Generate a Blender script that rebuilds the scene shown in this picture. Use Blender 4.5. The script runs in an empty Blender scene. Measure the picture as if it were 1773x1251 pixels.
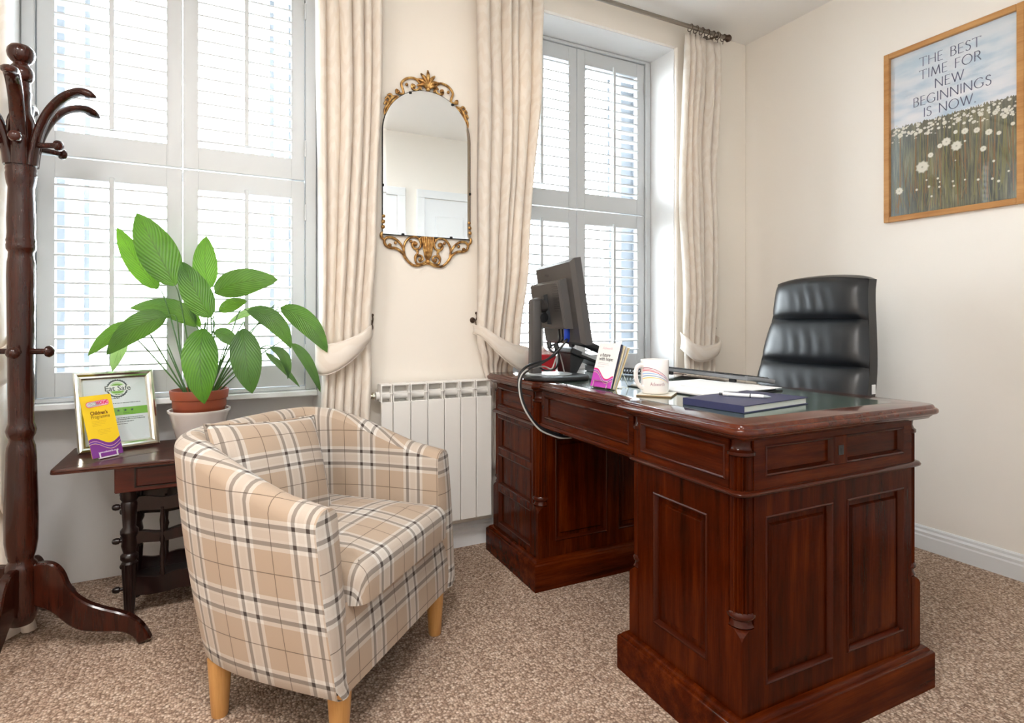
import bpy, bmesh, math, random
import numpy as np
from mathutils import Vector, Matrix
random.seed(7)
S = bpy.context.scene
COL = S.collection
PI = math.pi
rad = math.radians

# ---------------------------------------------------------------- camera, sky, lights, exposure
# the camera stands 1 m above the carpet at the world origin and looks 27 degrees right of the window wall's normal
FPX, CU, CV, YAW, HC = 998.0, 886.5, 552.0, rad(27.08), 1.0
cam = bpy.data.objects.new('camera', bpy.data.cameras.new('camera'))
COL.objects.link(cam)
cam.location = (0, 0, HC)
cam.rotation_euler = (PI/2, 0, -YAW)
cam.data.sensor_width = 36
cam.data.lens = 36*FPX/1773
cam.data.shift_y = (CV-625.5)/1773
cam.data.clip_start = 0.02
S.camera = cam
w = bpy.data.worlds.new('overcast_sky'); S.world = w
w.use_nodes = True
bg = w.node_tree.nodes['Background']
bg.inputs[0].default_value = (0.88, 0.95, 1.0, 1)
bg.inputs[1].default_value = 13.0
S.view_settings.view_transform = 'Standard'
S.view_settings.look = 'None'
S.view_settings.gamma = 1
S.view_settings.use_curve_mapping = False
S.view_settings.exposure = 1.25
S.cycles.max_bounces = 10
S.cycles.diffuse_bounces = 6
S.cycles.transparent_max_bounces = 12
S.cycles.sample_clamp_indirect = 6
S.cycles.caustics_reflective = False
S.cycles.caustics_refractive = False
def area(name, loc, rot, sx, sy, power, color=(1, 1, 1), portal=False, disk=False):
    d = bpy.data.lights.new(name, 'AREA')
    d.shape = 'DISK' if disk else 'RECTANGLE'
    d.size = sx
    if not disk: d.size_y = sy
    d.energy = power; d.color = color
    o = bpy.data.objects.new(name, d); COL.objects.link(o)
    o.location = loc; o.rotation_euler = rot
    if portal: d.cycles.is_portal = True
    return o
area('window_portal', (-0.12, 2.78, 1.58), (-PI/2, 0, 0), 0.92, 1.76, 1, portal=True)
area('window_portal', (1.71, 2.78, 1.58), (-PI/2, 0, 0), 0.92, 1.76, 1, portal=True)
FILL_POWER = 7
FILL_LAMPS = [(0.05, 0.42), (-0.95, 0.55)]
for lx, ly in FILL_LAMPS:
    area('ceiling_lamp_light', (lx, ly, 2.535), (0, 0, 0), 0.46, 0.46, FILL_POWER, (0.97, 0.98, 1.0), disk=True)  # invented interior fill from the ceiling, added to lift the room's light

# ---------------------------------------------------------------- helpers
FW = (math.sin(YAW), math.cos(YAW)); RT = (math.cos(YAW), -math.sin(YAW))
def ray(u, v):
    a = (u-CU)/FPX
    return (FW[0]+RT[0]*a, FW[1]+RT[1]*a, (CV-v)/FPX)
def on_depth(u, v, t): d = ray(u, v); return Vector((d[0]*t, d[1]*t, HC+d[2]*t))
def on_z(u, v, z): d = ray(u, v); t = (z-HC)/d[2]; return Vector((d[0]*t, d[1]*t, z))
def on_x(u, v, x): d = ray(u, v); t = x/d[0]; return Vector((x, d[1]*t, HC+d[2]*t))
def on_y(u, v, y): d = ray(u, v); t = y/d[1]; return Vector((d[0]*t, y, HC+d[2]*t))

def lin(c):
    c = c/255.0
    return c/12.92 if c <= 0.04045 else ((c+0.055)/1.055)**2.4
def C(r, g, b): return (lin(r), lin(g), lin(b), 1)

class NT:
    def __init__(s, name):
        s.m = bpy.data.materials.new(name); s.m.use_nodes = True
        s.t = s.m.node_tree; s.b = s.t.nodes['Principled BSDF']; s.out = s.t.nodes['Material Output']
    def n(s, typ, **kw):
        nd = s.t.nodes.new(typ)
        for k, v in kw.items():
            if k.startswith('i_'):
                key = k[2:]
                key = int(key) if key.isdigit() else key.replace('_', ' ')
                nd.inputs[key].default_value = v
            else: setattr(nd, k, v)
        return nd
    def l(s, a, b): s.t.links.new(a, b)
    def math(s, op, a, b=None, clamp=False):
        nd = s.t.nodes.new('ShaderNodeMath'); nd.operation = op; nd.use_clamp = clamp
        for i, x in enumerate((a, b)):
            if x is None: continue
            if isinstance(x, (int, float)): nd.inputs[i].default_value = x
            else: s.l(x, nd.inputs[i])
        return nd.outputs[0]
    def mix(s, f, a, b):
        nd = s.t.nodes.new('ShaderNodeMix'); nd.data_type = 'RGBA'
        for k, x in ((0, f), (6, a), (7, b)):
            if isinstance(x, (int, float, tuple)): nd.inputs[k].default_value = x
            else: s.l(x, nd.inputs[k])
        return nd.outputs[2]
    def ramp(s, fac, stops):
        nd = s.t.nodes.new('ShaderNodeValToRGB'); e = nd.color_ramp.elements
        while len(e) < len(stops): e.new(0.5)
        for k, (p, c) in enumerate(stops): e[k].position = p; e[k].color = c
        s.l(fac, nd.inputs[0]); return nd.outputs[0]
    def bump(s, h, strength=0.3, dist=0.002):
        nd = s.n('ShaderNodeBump'); nd.inputs['Strength'].default_value = strength; nd.inputs['Distance'].default_value = dist
        s.l(h, nd.inputs['Height']); s.l(nd.outputs[0], s.b.inputs['Normal'])
    def coords(s, kind='Object', scale=(1, 1, 1), rot=(0, 0, 0)):
        tc = s.n('ShaderNodeTexCoord'); mp = s.n('ShaderNodeMapping')
        mp.inputs['Scale'].default_value = scale; mp.inputs['Rotation'].default_value = rot
        s.l(tc.outputs[kind], mp.inputs[0]); return mp.outputs[0]
    def noise(s, vec, scale, detail=3, rough=0.5):
        nd = s.n('ShaderNodeTexNoise'); nd.inputs['Scale'].default_value = scale; nd.inputs['Detail'].default_value = detail
        nd.inputs['Roughness'].default_value = rough
        if vec is not None: s.l(vec, nd.inputs['Vector'])
        return nd.outputs[0]

def plain(name, c, rough=0.5, metal=0.0, coat=0.0, spec=0.5, bump=None, trans=0.0, vary=0.0):
    t = NT(name); b = t.b
    b.inputs['Base Color'].default_value = c
    b.inputs['Roughness'].default_value = rough; b.inputs['Metallic'].default_value = metal
    b.inputs['Coat Weight'].default_value = coat; b.inputs['Coat Roughness'].default_value = 0.08
    b.inputs['Specular IOR Level'].default_value = spec
    b.inputs['Transmission Weight'].default_value = trans
    if vary:
        f = t.noise(t.coords(), 9, 4)
        dark = tuple(x*(1-vary) for x in c[:3])+(1,)
        t.l(t.mix(f, dark, c), b.inputs['Base Color'])
    if bump:
        t.bump(t.noise(t.coords(), bump[0], 3), bump[1], bump[2] if len(bump) > 2 else 0.002)
    return t.m

def wood(name, dark, mid, light, grain='z', rough=0.28, coat=0.35, scale=1.0, spec=0.28):
    t = NT(name)
    k = {'z': (14, 14, 0.9), 'x': (0.9, 14, 14), 'y': (14, 0.9, 14)}[grain]
    vec = t.coords('Object', tuple(x*scale for x in k))
    n1 = t.noise(vec, 2.2, 5, 0.6)
    n2 = t.noise(t.coords('Object', tuple(x*scale*4 for x in k)), 5, 3, 0.6)
    n3 = t.noise(t.coords('Object'), 3.0, 2)
    f = t.math('ADD', t.math('MULTIPLY', n1, 0.75), t.math('MULTIPLY', n2, 0.25))
    f = t.math('ADD', f, t.math('MULTIPLY', t.math('SUBTRACT', n3, 0.5), 0.35))
    t.l(t.ramp(f, [(0.28, dark), (0.5, mid), (0.78, light)]), t.b.inputs['Base Color'])
    t.b.inputs['Roughness'].default_value = rough
    t.b.inputs['Coat Weight'].default_value = coat; t.b.inputs['Coat Roughness'].default_value = 0.06; t.b.inputs['Specular IOR Level'].default_value = spec
    t.bump(n2, 0.06, 0.001)
    return t.m

def emis(name, c, strength):
    t = NT(name); t.b.inputs['Base Color'].default_value = c
    t.b.inputs['Emission Color'].default_value = c; t.b.inputs['Emission Strength'].default_value = strength
    return t.m

class MB:
    """collects vertices, faces and UVs of one mesh"""
    def __init__(s): s.v = []; s.f = []; s.uv = []; s.mi = []
    def add(s, vs, fs, uvs=None, m=0):
        o = len(s.v); s.v += [tuple(x) for x in vs]
        s.uv += (list(uvs) if uvs is not None else [(x[0], x[2] if len(x) > 2 else 0) for x in vs])
        s.f += [tuple(i+o for i in f) for f in fs]; s.mi += [m]*len(fs)
        return s
    def box(s, x0, x1, y0, y1, z0, z1, bev=0.0, M=None, m=0, seg=1):
        if bev <= 0:
            vs = [(x, y, z) for x in (x0, x1) for y in (y0, y1) for z in (z0, z1)]
            fs = [(0, 1, 3, 2), (4, 6, 7, 5), (0, 4, 5, 1), (2, 3, 7, 6), (0, 2, 6, 4), (1, 5, 7, 3)]
        else:
            bm = bmesh.new(); bmesh.ops.create_cube(bm, size=1)
            for v in bm.verts: v.co = Vector(((x0+x1)/2+v.co.x*(x1-x0), (y0+y1)/2+v.co.y*(y1-y0), (z0+z1)/2+v.co.z*(z1-z0)))
            bmesh.ops.bevel(bm, geom=bm.edges[:], offset=bev, segments=seg, affect='EDGES', profile=0.5)
            bm.verts.index_update(); vs = [v.co.copy() for v in bm.verts]; fs = [[v.index for v in f.verts] for f in bm.faces]; bm.free()
        if M is not None: vs = [M @ Vector(v) for v in vs]
        return s.add(vs, fs, None, m)
    def cbox(s, c, size, bev=0.0, M=None, m=0, seg=1):
        return s.box(c[0]-size[0]/2, c[0]+size[0]/2, c[1]-size[1]/2, c[1]+size[1]/2, c[2]-size[2]/2, c[2]+size[2]/2, bev, M, m, seg)
    def lathe(s, prof, seg=24, M=None, flute=None, m=0, cap=True, squash=1.0):
        vs = []; fs = []; uv = []
        for r, z in prof:
            for k in range(seg):
                a = 2*PI*k/seg; rr = r
                if flute: rr = r*(1-flute[1]*abs(math.cos(flute[0]*a/2))**2)
                vs.append(Vector((rr*math.cos(a), rr*math.sin(a)*squash, z))); uv.append((a*r, z))
        n = len(prof)
        for i in range(n-1):
            for k in range(seg):
                k2 = (k+1) % seg
                fs.append((i*seg+k, i*seg+k2, (i+1)*seg+k2, (i+1)*seg+k))
        if cap:
            fs.append(tuple(range(seg))[::-1]); fs.append(tuple((n-1)*seg+k for k in range(seg)))
        if M is not None: vs = [M @ v for v in vs]
        return s.add(vs, fs, uv, m)
    def tube(s, pts, r, seg=8, closed=False, flat=1.0, m=0, up=None):
        pts = [Vector(p) for p in pts]; n = len(pts)
        rs = r if isinstance(r, (list, tuple)) else [r]*n
        vs = []; fs = []; prev = None
        for i in range(n):
            if closed: d = pts[(i+1) % n]-pts[i-1]
            else: d = pts[min(i+1, n-1)]-pts[max(i-1, 0)]
            if d.length < 1e-9: d = Vector((0, 0, 1))
            d.normalize()
            if up is not None: a = Vector(up)
            elif prev is None: a = Vector((0, 0, 1)) if abs(d.z) < 0.9 else Vector((1, 0, 0))
            else: a = prev
            a = a-d*a.dot(d)
            if a.length < 1e-6: a = d.orthogonal()
            a.normalize(); prev = a; b = d.cross(a)
            for k in range(seg):
                t = 2*PI*k/seg
                vs.append(pts[i]+(a*math.cos(t)+b*math.sin(t)*flat)*rs[i])
        for i in range(n if closed else n-1):
            j = (i+1) % n
            for k in range(seg):
                k2 = (k+1) % seg
                fs.append((i*seg+k, i*seg+k2, j*seg+k2, j*seg+k))
        if not closed:
            fs.append(tuple(range(seg))[::-1]); fs.append(tuple((n-1)*seg+k for k in range(seg)))
        return s.add(vs, fs, None, m)
    def prism(s, poly, fn, d0, d1, m=0):
        """extrude a 2-D outline: fn(a, b, d) -> point"""
        n = len(poly)
        vs = [fn(a, b, d0) for a, b in poly]+[fn(a, b, d1) for a, b in poly]
        fs = [tuple(range(n))[::-1], tuple(range(n, 2*n))]+[(i, (i+1) % n, n+(i+1) % n, n+i) for i in range(n)]
        return s.add(vs, fs, None, m)
    def grid(s, fn, nu, nv, uvf=None, m=0, wrap=False):
        vs = []; uv = []
        for j in range(nv+1):
            for i in range(nu+1):
                a, b = i/nu, j/nv
                vs.append(fn(a, b)); uv.append(uvf(a, b) if uvf else (a, b))
        fs = [(j*(nu+1)+i, j*(nu+1)+i+1, (j+1)*(nu+1)+i+1, (j+1)*(nu+1)+i) for j in range(nv) for i in range(nu)]
        return s.add(vs, fs, uv, m)
    def flat(s, polys, fn, m=0):
        for p in polys: s.add([fn(a, b) for a, b in p], [tuple(range(len(p)))], None, m)
        return s
    def ball(s, c, r, seg=14, rings=8, sz=1.0, M=None, m=0):
        prof = [(max(1e-4, r*math.sin(PI*i/rings)), -r*sz*math.cos(PI*i/rings)) for i in range(rings+1)]
        T = Matrix.Translation(Vector(c))
        return s.lathe(prof, seg, T if M is None else M @ T, m=m)

def build(name, mb, mats, parent=None, smooth=False, world=False, angle=35):
    me = bpy.data.meshes.new(name)
    vs = mb.v
    if world and parent is not None:
        r = parent
        while r.parent is not None: r = r.parent
        Mi = root_matrix(r).inverted(); vs = [Mi @ Vector(v) for v in vs]
    me.from_pydata([tuple(v) for v in vs], [], mb.f)
    uvl = me.uv_layers.new(name='UVMap')
    li = np.zeros(len(me.loops), dtype=np.int32); me.loops.foreach_get('vertex_index', li)
    uva = np.array(mb.uv, dtype=np.float32)[li]
    uvl.data.foreach_set('uv', uva.ravel())
    for m in (mats if isinstance(mats, (list, tuple)) else [mats]): me.materials.append(m)
    me.polygons.foreach_set('material_index', np.array(mb.mi, dtype=np.int32))
    if smooth:
        me.polygons.foreach_set('use_smooth', np.ones(len(me.polygons), dtype=bool))
        me.set_sharp_from_angle(angle=rad(angle))
    me.update()
    o = bpy.data.objects.new(name, me); COL.objects.link(o)
    if parent is not None: o.parent = parent
    return o
def root_matrix(r): return Matrix.Translation(r.location) @ r.rotation_euler.to_matrix().to_4x4()
def thing(name, label, cat, loc=(0, 0, 0), rz=0.0, group=None):
    o = bpy.data.objects.new(name, None); o.empty_display_size = 0.05; COL.objects.link(o)
    o.location = loc; o.rotation_euler = (0, 0, rz)
    o['label'] = label; o['category'] = cat
    if group: o['group'] = group
    return o
def struct(name, mb, m, parent=None, smooth=False):
    o = build(name, mb, m, parent, smooth)
    if parent is None: o['kind'] = 'structure'
    return o
def dup(o, parent=None, loc=None):
    c = o.copy(); COL.objects.link(c)
    if parent is not None: c.parent = parent
    if loc is not None: c.location = loc
    for ch in o.children: dup(ch, c)
    return c
def Mloc(x, y, z): return Matrix.Translation((x, y, z))
def Rz(a): return Matrix.Rotation(a, 4, 'Z')
def Rx(a): return Matrix.Rotation(a, 4, 'X')
def Ry(a): return Matrix.Rotation(a, 4, 'Y')
def smooth01(x): x = max(0, min(1, x)); return x*x*(3-2*x)
def catmull(pts, n=8, closed=False):
    P = [Vector(p) for p in pts]; out = []; N = len(P)
    rng = N if closed else N-1
    for i in range(rng):
        p0 = P[(i-1) % N] if closed or i > 0 else P[0]*2-P[1]
        p1 = P[i]; p2 = P[(i+1) % N]
        p3 = P[(i+2) % N] if closed or i+2 < N else P[-1]*2-P[-2]
        for k in range(n):
            t = k/n
            out.append(0.5*((2*p1)+(p2-p0)*t+(2*p0-5*p1+4*p2-p3)*t*t+(3*p1-p0-3*p2+p3)*t**3))
    if not closed: out.append(P[-1])
    return out

_txt = {}
def text_shape(body, size=1.0, align='LEFT', bold=0.0):
    """flat lettering outlines from the built-in font: (verts2d, faces)"""
    key = (body, align, bold)
    if key not in _txt:
        cu = bpy.data.curves.new('lettering', 'FONT'); cu.body = body; cu.size = 1; cu.align_x = align
        cu.offset = bold; cu.resolution_u = 3
        o = bpy.data.objects.new('lettering', cu); COL.objects.link(o)
        dg = bpy.context.evaluated_depsgraph_get()
        me = bpy.data.meshes.new_from_object(o.evaluated_get(dg))
        _txt[key] = ([(v.co.x, v.co.y) for v in me.vertices], [tuple(p.vertices) for p in me.polygons])
        bpy.data.objects.remove(o); bpy.data.curves.remove(cu); bpy.data.meshes.remove(me)
    vs, fs = _txt[key]
    return [(x*size, y*size) for x, y in vs], fs
def lettering(mb, body, size, x, y, fn, align='LEFT', bold=0.0, width=None, m=0, skew=0.0):
    vs, fs = text_shape(body, size, align, bold)
    if width and vs:
        w0 = max(v[0] for v in vs)-min(v[0] for v in vs); k = width/w0
        vs = [(a*k, b) for a, b in vs]
    mb.add([fn(x+a+b*skew, y+b) for a, b in vs], fs, None, m)

# ---------------------------------------------------------------- materials
def wall_paint(name, c, strength=0.12):
    t = NT(name); t.b.inputs['Base Color'].default_value = c; t.b.inputs['Roughness'].default_value = 0.75
    t.bump(t.noise(t.coords(), 60, 4), strength, 0.001)
    return t.m
M_CREAM = wall_paint('cream_wall_paint', C(243, 236, 226))
M_CREAM2 = wall_paint('pale_cream_wall_paint', C(244, 238, 230))
M_WHITEWALL = wall_paint('white_wall_paint', C(238, 238, 238))
M_CEIL = wall_paint('white_ceiling_paint', C(248, 247, 245), 0.06)
M_GLOSSWHITE = plain('white_gloss_paint', C(236, 238, 240), 0.35)
M_SHUT = plain('white_shutter_paint', C(199, 202, 204), 0.4)
M_SASH = plain('grey_sash_paint', C(138, 142, 148), 0.5)  # backlit shade of the sashes put into their colour
M_WARMWHITE = plain('white_radiator_enamel', C(238, 236, 232), 0.3)
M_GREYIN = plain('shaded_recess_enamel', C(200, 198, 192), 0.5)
M_MAH_Z = wood('mahogany_upright_grain', C(28, 6, 1), C(62, 18, 2), C(100, 40, 9), 'z', 0.18, 0.02, spec=0.08)
M_MAH_X = wood('mahogany_cross_grain', C(30, 7, 1), C(66, 20, 3), C(104, 43, 10), 'x', 0.18, 0.02, spec=0.09)
M_MAH_Y = wood('mahogany_long_grain', C(30, 7, 1), C(66, 20, 3), C(104, 43, 10), 'y', 0.18, 0.02, spec=0.09)
M_MAH_P = plain('mahogany_moulding', C(66, 22, 7), 0.16, vary=0.35, spec=0.28)
M_TOP = wood('polished_mahogany_top', C(40, 12, 5), C(74, 27, 10), C(108, 48, 20), 'y', 0.14, 0.35, spec=0.2)
M_STAND = wood('coat_stand_mahogany', C(26, 8, 4), C(46, 16, 8), C(72, 29, 16), 'z', 0.18, 0.3)
M_DARKLEG = wood('dark_stained_wood', C(14, 6, 6), C(26, 10, 9), C(46, 20, 16), 'z', 0.3, 0.4)
M_REDWOOD = wood('red_mahogany', C(56, 14, 8), C(86, 26, 13), C(118, 46, 24), 'x', 0.28, 0.4)
M_TABTOP = wood('worn_table_top', C(40, 17, 14), C(68, 34, 26), C(100, 62, 46), 'x', 0.3, 0.25)
M_BEECH = wood('beech_leg', C(178, 128, 72), C(202, 152, 92), C(218, 172, 112), 'z', 0.4, 0.15)
M_OAK = wood('oak_picture_frame', C(166, 112, 62), C(192, 140, 86), C(210, 162, 106), 'y', 0.45, 0.1)
M_LEATHER_GREEN = plain('green_desk_leather', C(66, 86, 74), 0.22, bump=(260, 0.03, 0.0002), coat=0.9)
M_BLACKLEATHER = plain('black_chair_leather', C(20, 23, 27), 0.36, bump=(320, 0.12, 0.0005), spec=0.6)
M_BLACKPL = plain('black_plastic', C(24, 25, 28), 0.38)
M_GREYPL = plain('charcoal_plastic', C(70, 67, 66), 0.4)
M_MIDGREY = plain('grey_keyboard_plastic', C(128, 130, 134), 0.45)
M_SILVERPL = plain('silver_plastic', C(176, 182, 186), 0.32, 0.2)
M_CABLE = plain('black_cable_rubber', C(22, 22, 24), 0.45)
M_CABLEW = plain('white_cable_sleeve', C(178, 177, 174), 0.45)
M_BLUE = plain('blue_connector', C(28, 62, 170), 0.4)
M_RED = plain('red_card', C(196, 16, 34), 0.5)
M_PAPER = plain('white_paper', C(242, 242, 242), 0.6)
M_PAGES = plain('page_edges', C(226, 230, 222), 0.7)
M_NAVY = plain('navy_book_cloth', C(42, 46, 84), 0.45, bump=(500, 0.15, 0.0005))
M_BLACK = plain('black_card', C(18, 18, 20), 0.5)
M_WHITECER = plain('white_glazed_ceramic', C(242, 236, 234), 0.15, coat=0.4)
M_CORK = plain('coaster_board', C(150, 122, 90), 0.6)
M_COASTTOP = plain('pale_coaster_face', C(226, 222, 208), 0.3)
M_TERRA = plain('terracotta_plastic', C(152, 76, 52), 0.5, bump=(90, 0.1))
M_SOIL = plain('dark_soil', C(44, 32, 26), 0.9, bump=(80, 0.8, 0.004))
M_STEM = plain('green_stem', C(66, 104, 48), 0.45)
M_CHROME = plain('polished_silver', C(240, 238, 226), 0.16, 1.0)
M_STEEL = plain('brushed_steel', C(150, 142, 134), 0.3, 1.0)
M_BRONZE = plain('dark_bronze_metal', C(96, 80, 70), 0.35, 0.9)
M_INK = plain('dark_grey_ink', C(62, 66, 74), 0.6)
M_INKP = plain('plum_ink', C(150, 62, 96), 0.6)
M_PINK = plain('pink_ink', C(228, 30, 110), 0.6)
M_LPINK = plain('pale_pink_ink', C(240, 196, 212), 0.6)
M_YELLOW = plain('yellow_ink', C(246, 208, 36), 0.55)
M_PURPLE = plain('purple_ink', C(122, 52, 142), 0.5)
M_MAGENTA = plain('magenta_ink', C(196, 66, 186), 0.5)
M_VIOLET = plain('violet_ink', C(104, 60, 170), 0.5)
M_GREENINK = plain('green_ink', C(116, 176, 62), 0.6)
M_LGREEN = plain('pale_green_ink', C(190, 220, 184), 0.6)
M_DGREEN = plain('dark_teal_ink', C(52, 72, 74), 0.6)
M_CREAMINK = plain('cream_ink', C(244, 214, 150), 0.6)
M_REDLINE = plain('crimson_ink', C(200, 54, 84), 0.5)
M_BLUELINE = plain('blue_ink', C(86, 142, 196), 0.5)
M_BROWNINK = plain('brown_ink', C(110, 60, 20), 0.6)
M_TEXTGREY = plain('slate_lettering_ink', C(108, 114, 140), 0.6)
M_FILL = emis('lamp_diffuser', (1, 0.95, 0.88, 1), 6)  # glow of the added ceiling fill lamps
M_MIRROR = plain('mirror_silvering', (0.92, 0.94, 0.94, 1), 0.005, 1.0)
M_TAG = plain('white_woven_tag', C(232, 234, 236), 0.7)

def gold_mat():
    t = NT('antique_gilt'); f = t.noise(t.coords(), 55, 4)
    t.l(t.ramp(f, [(0.3, C(96, 66, 40)), (0.5, C(176, 130, 74)), (0.72, C(232, 196, 128))]), t.b.inputs['Base Color'])
    t.b.inputs['Metallic'].default_value = 0.75; t.b.inputs['Roughness'].default_value = 0.36
    return t.m
M_GOLD = gold_mat()
def clear(name, tint=(1, 1, 1, 1), gloss=0.08):
    t = NT(name); t.t.nodes.remove(t.b)
    a = t.n('ShaderNodeBsdfTransparent'); a.inputs[0].default_value = tint
    g = t.n('ShaderNodeBsdfGlossy'); g.inputs['Roughness'].default_value = 0.02
    mx = t.n('ShaderNodeMixShader'); mx.inputs[0].default_value = gloss
    t.l(a.outputs[0], mx.inputs[1]); t.l(g.outputs[0], mx.inputs[2]); t.l(mx.outputs[0], t.out.inputs[0])
    return t.m
M_GLASS = clear('window_glass', (0.97, 0.98, 0.98, 1), 0.05)
M_ACRYL = clear('clear_acrylic', (0.95, 0.95, 0.97, 1), 0.12)
M_PICGLASS = clear('picture_glass', (1, 1, 1, 1), 0.035)

def carpet_mat():
    t = NT('brown_loop_carpet'); vec = t.coords('Object')
    vo = t.n('ShaderNodeTexVoronoi'); vo.inputs['Scale'].default_value = 150; vo.inputs['Randomness'].default_value = 0.7
    t.l(vec, vo.inputs['Vector'])
    n1 = t.noise(vec, 170, 2); n2 = t.noise(vec, 2.2, 3)
    cell = t.n('ShaderNodeSeparateColor'); t.l(vo.outputs['Color'], cell.inputs[0])
    base = t.ramp(cell.outputs[0], [(0.0, C(160, 134, 116)), (0.4, C(198, 172, 151)), (0.8, C(216, 193, 172)), (1.0, C(232, 213, 195))])
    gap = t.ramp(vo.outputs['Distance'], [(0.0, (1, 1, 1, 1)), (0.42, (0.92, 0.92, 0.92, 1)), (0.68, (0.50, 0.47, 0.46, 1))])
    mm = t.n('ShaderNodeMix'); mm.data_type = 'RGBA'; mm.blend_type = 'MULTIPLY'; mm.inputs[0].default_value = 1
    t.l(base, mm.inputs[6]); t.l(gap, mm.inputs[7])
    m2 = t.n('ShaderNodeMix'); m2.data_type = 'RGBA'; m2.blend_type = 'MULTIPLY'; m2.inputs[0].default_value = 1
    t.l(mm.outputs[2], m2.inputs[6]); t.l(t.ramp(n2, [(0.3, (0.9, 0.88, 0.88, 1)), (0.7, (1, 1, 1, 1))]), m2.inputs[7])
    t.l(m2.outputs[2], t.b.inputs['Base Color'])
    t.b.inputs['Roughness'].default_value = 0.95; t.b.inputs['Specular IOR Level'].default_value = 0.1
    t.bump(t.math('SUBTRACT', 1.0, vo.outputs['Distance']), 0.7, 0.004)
    return t.m
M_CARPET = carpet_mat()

def plaid_mat(name, P=0.178):
    t = NT(name); tc = t.n('ShaderNodeTexCoord'); sp = t.n('ShaderNodeSeparateXYZ'); t.l(tc.outputs['UV'], sp.inputs[0])
    def bands(c):
        m = t.math('FRACT', t.math('DIVIDE', c, P))
        d = t.math('ABSOLUTE', t.math('SUBTRACT', m, 0.5))
        st = t.math('LESS_THAN', t.math('ABSOLUTE', t.math('SUBTRACT', d, 0.115)), 0.029)
        wh = t.math('LESS_THAN', d, 0.20)
        core = t.math('LESS_THAN', d, 0.05)
        th = t.math('GREATER_THAN', d, 0.4935)
        return st, wh, core, th
    su, wu, cu, tu = bands(sp.outputs[0]); sv, wv, cv, tv = bands(sp.outputs[1])
    wf = t.math('MULTIPLY', t.math('ADD', wu, wv), 0.42)
    wf = t.math('SUBTRACT', wf, t.math('MULTIPLY', t.math('ADD', cu, cv), 0.12), True)
    col = t.mix(wf, C(188, 167, 147), C(228, 226, 222))
    dk = t.math('MULTIPLY', t.math('ADD', su, sv), 0.62, True)
    col = t.mix(dk, col, C(96, 84, 76))
    both = t.math('MULTIPLY', su, sv)
    col = t.mix(t.math('MULTIPLY', both, 0.7), col, C(58, 48, 46))
    thin = t.math('MAXIMUM', tu, tv)
    col = t.mix(t.math('MULTIPLY', thin, 0.7), col, C(84, 70, 62))
    mp = t.n('ShaderNodeMapping'); mp.inputs['Scale'].default_value = (330, 330, 330); t.l(tc.outputs['UV'], mp.inputs[0])
    w1 = t.n('ShaderNodeTexWave'); w1.bands_direction = 'X'; w1.inputs['Scale'].default_value = 0.8; w1.inputs['Distortion'].default_value = 1.2; t.l(mp.outputs[0], w1.inputs[0])
    w2 = t.n('ShaderNodeTexWave'); w2.bands_direction = 'Y'; w2.inputs['Scale'].default_value = 0.8; w2.inputs['Distortion'].default_value = 1.2; t.l(mp.outputs[0], w2.inputs[0])
    wv2 = t.math('MULTIPLY', t.math('ADD', w1.outputs['Fac'], w2.outputs['Fac']), 0.5)
    mu = t.n('ShaderNodeMix'); mu.data_type = 'RGBA'; mu.blend_type = 'MULTIPLY'; mu.inputs[0].default_value = 1
    t.l(col, mu.inputs[6]); t.l(t.ramp(wv2, [(0.1, (0.78, 0.76, 0.74, 1)), (0.75, (1, 1, 1, 1))]), mu.inputs[7])
    t.l(mu.outputs[2], t.b.inputs['Base Color'])
    t.b.inputs['Roughness'].default_value = 0.9; t.b.inputs['Specular IOR Level'].default_value = 0.15
    t.b.inputs['Sheen Weight'].default_value = 0.15
    t.bump(wv2, 0.35, 0.001)
    return t.m
M_PLAID = plaid_mat('cream_and_brown_plaid')

def curtain_mat():
    t = NT('cream_damask_curtain'); tc = t.n('ShaderNodeTexCoord')
    mp = t.n('ShaderNodeMapping'); mp.inputs['Scale'].default_value = (16, 11, 11); t.l(tc.outputs['UV'], mp.inputs[0])
    nz = t.n('ShaderNodeTexNoise'); nz.inputs['Scale'].default_value = 1.4; nz.inputs['Detail'].default_value = 1; t.l(mp.outputs[0], nz.inputs['Vector'])
    wv = t.n('ShaderNodeTexWave'); wv.wave_type = 'RINGS'; wv.inputs['Scale'].default_value = 0.35; wv.inputs['Distortion'].default_value = 14; wv.inputs['Detail'].default_value = 2
    t.l(mp.outputs[0], wv.inputs[0])
    fine = t.n('ShaderNodeTexNoise'); fine.inputs['Scale'].default_value = 60; t.l(mp.outputs[0], fine.inputs['Vector'])
    pat = t.ramp(wv.outputs['Fac'], [(0.42, (0, 0, 0, 1)), (0.6, (1, 1, 1, 1))])
    t.l(t.mix(pat, C(238, 229, 218), C(243, 236, 227)), t.b.inputs['Base Color'])
    t.b.inputs['Roughness'].default_value = 0.7; t.b.inputs['Sheen Weight'].default_value = 0.2
    h = t.math('ADD', t.math('MULTIPLY', pat, 0.6), t.math('MULTIPLY', fine.outputs[0], 0.5))
    t.bump(h, 0.22, 0.001)
    tr = t.n('ShaderNodeBsdfTranslucent'); tr.inputs[0].default_value = C(238, 222, 204)
    mx = t.n('ShaderNodeMixShader'); mx.inputs[0].default_value = 0.22
    t.l(t.b.outputs[0], mx.inputs[1]); t.l(tr.outputs[0], mx.inputs[2]); t.l(mx.outputs[0], t.out.inputs[0])
    return t.m
M_CURTAIN = curtain_mat()

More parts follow.
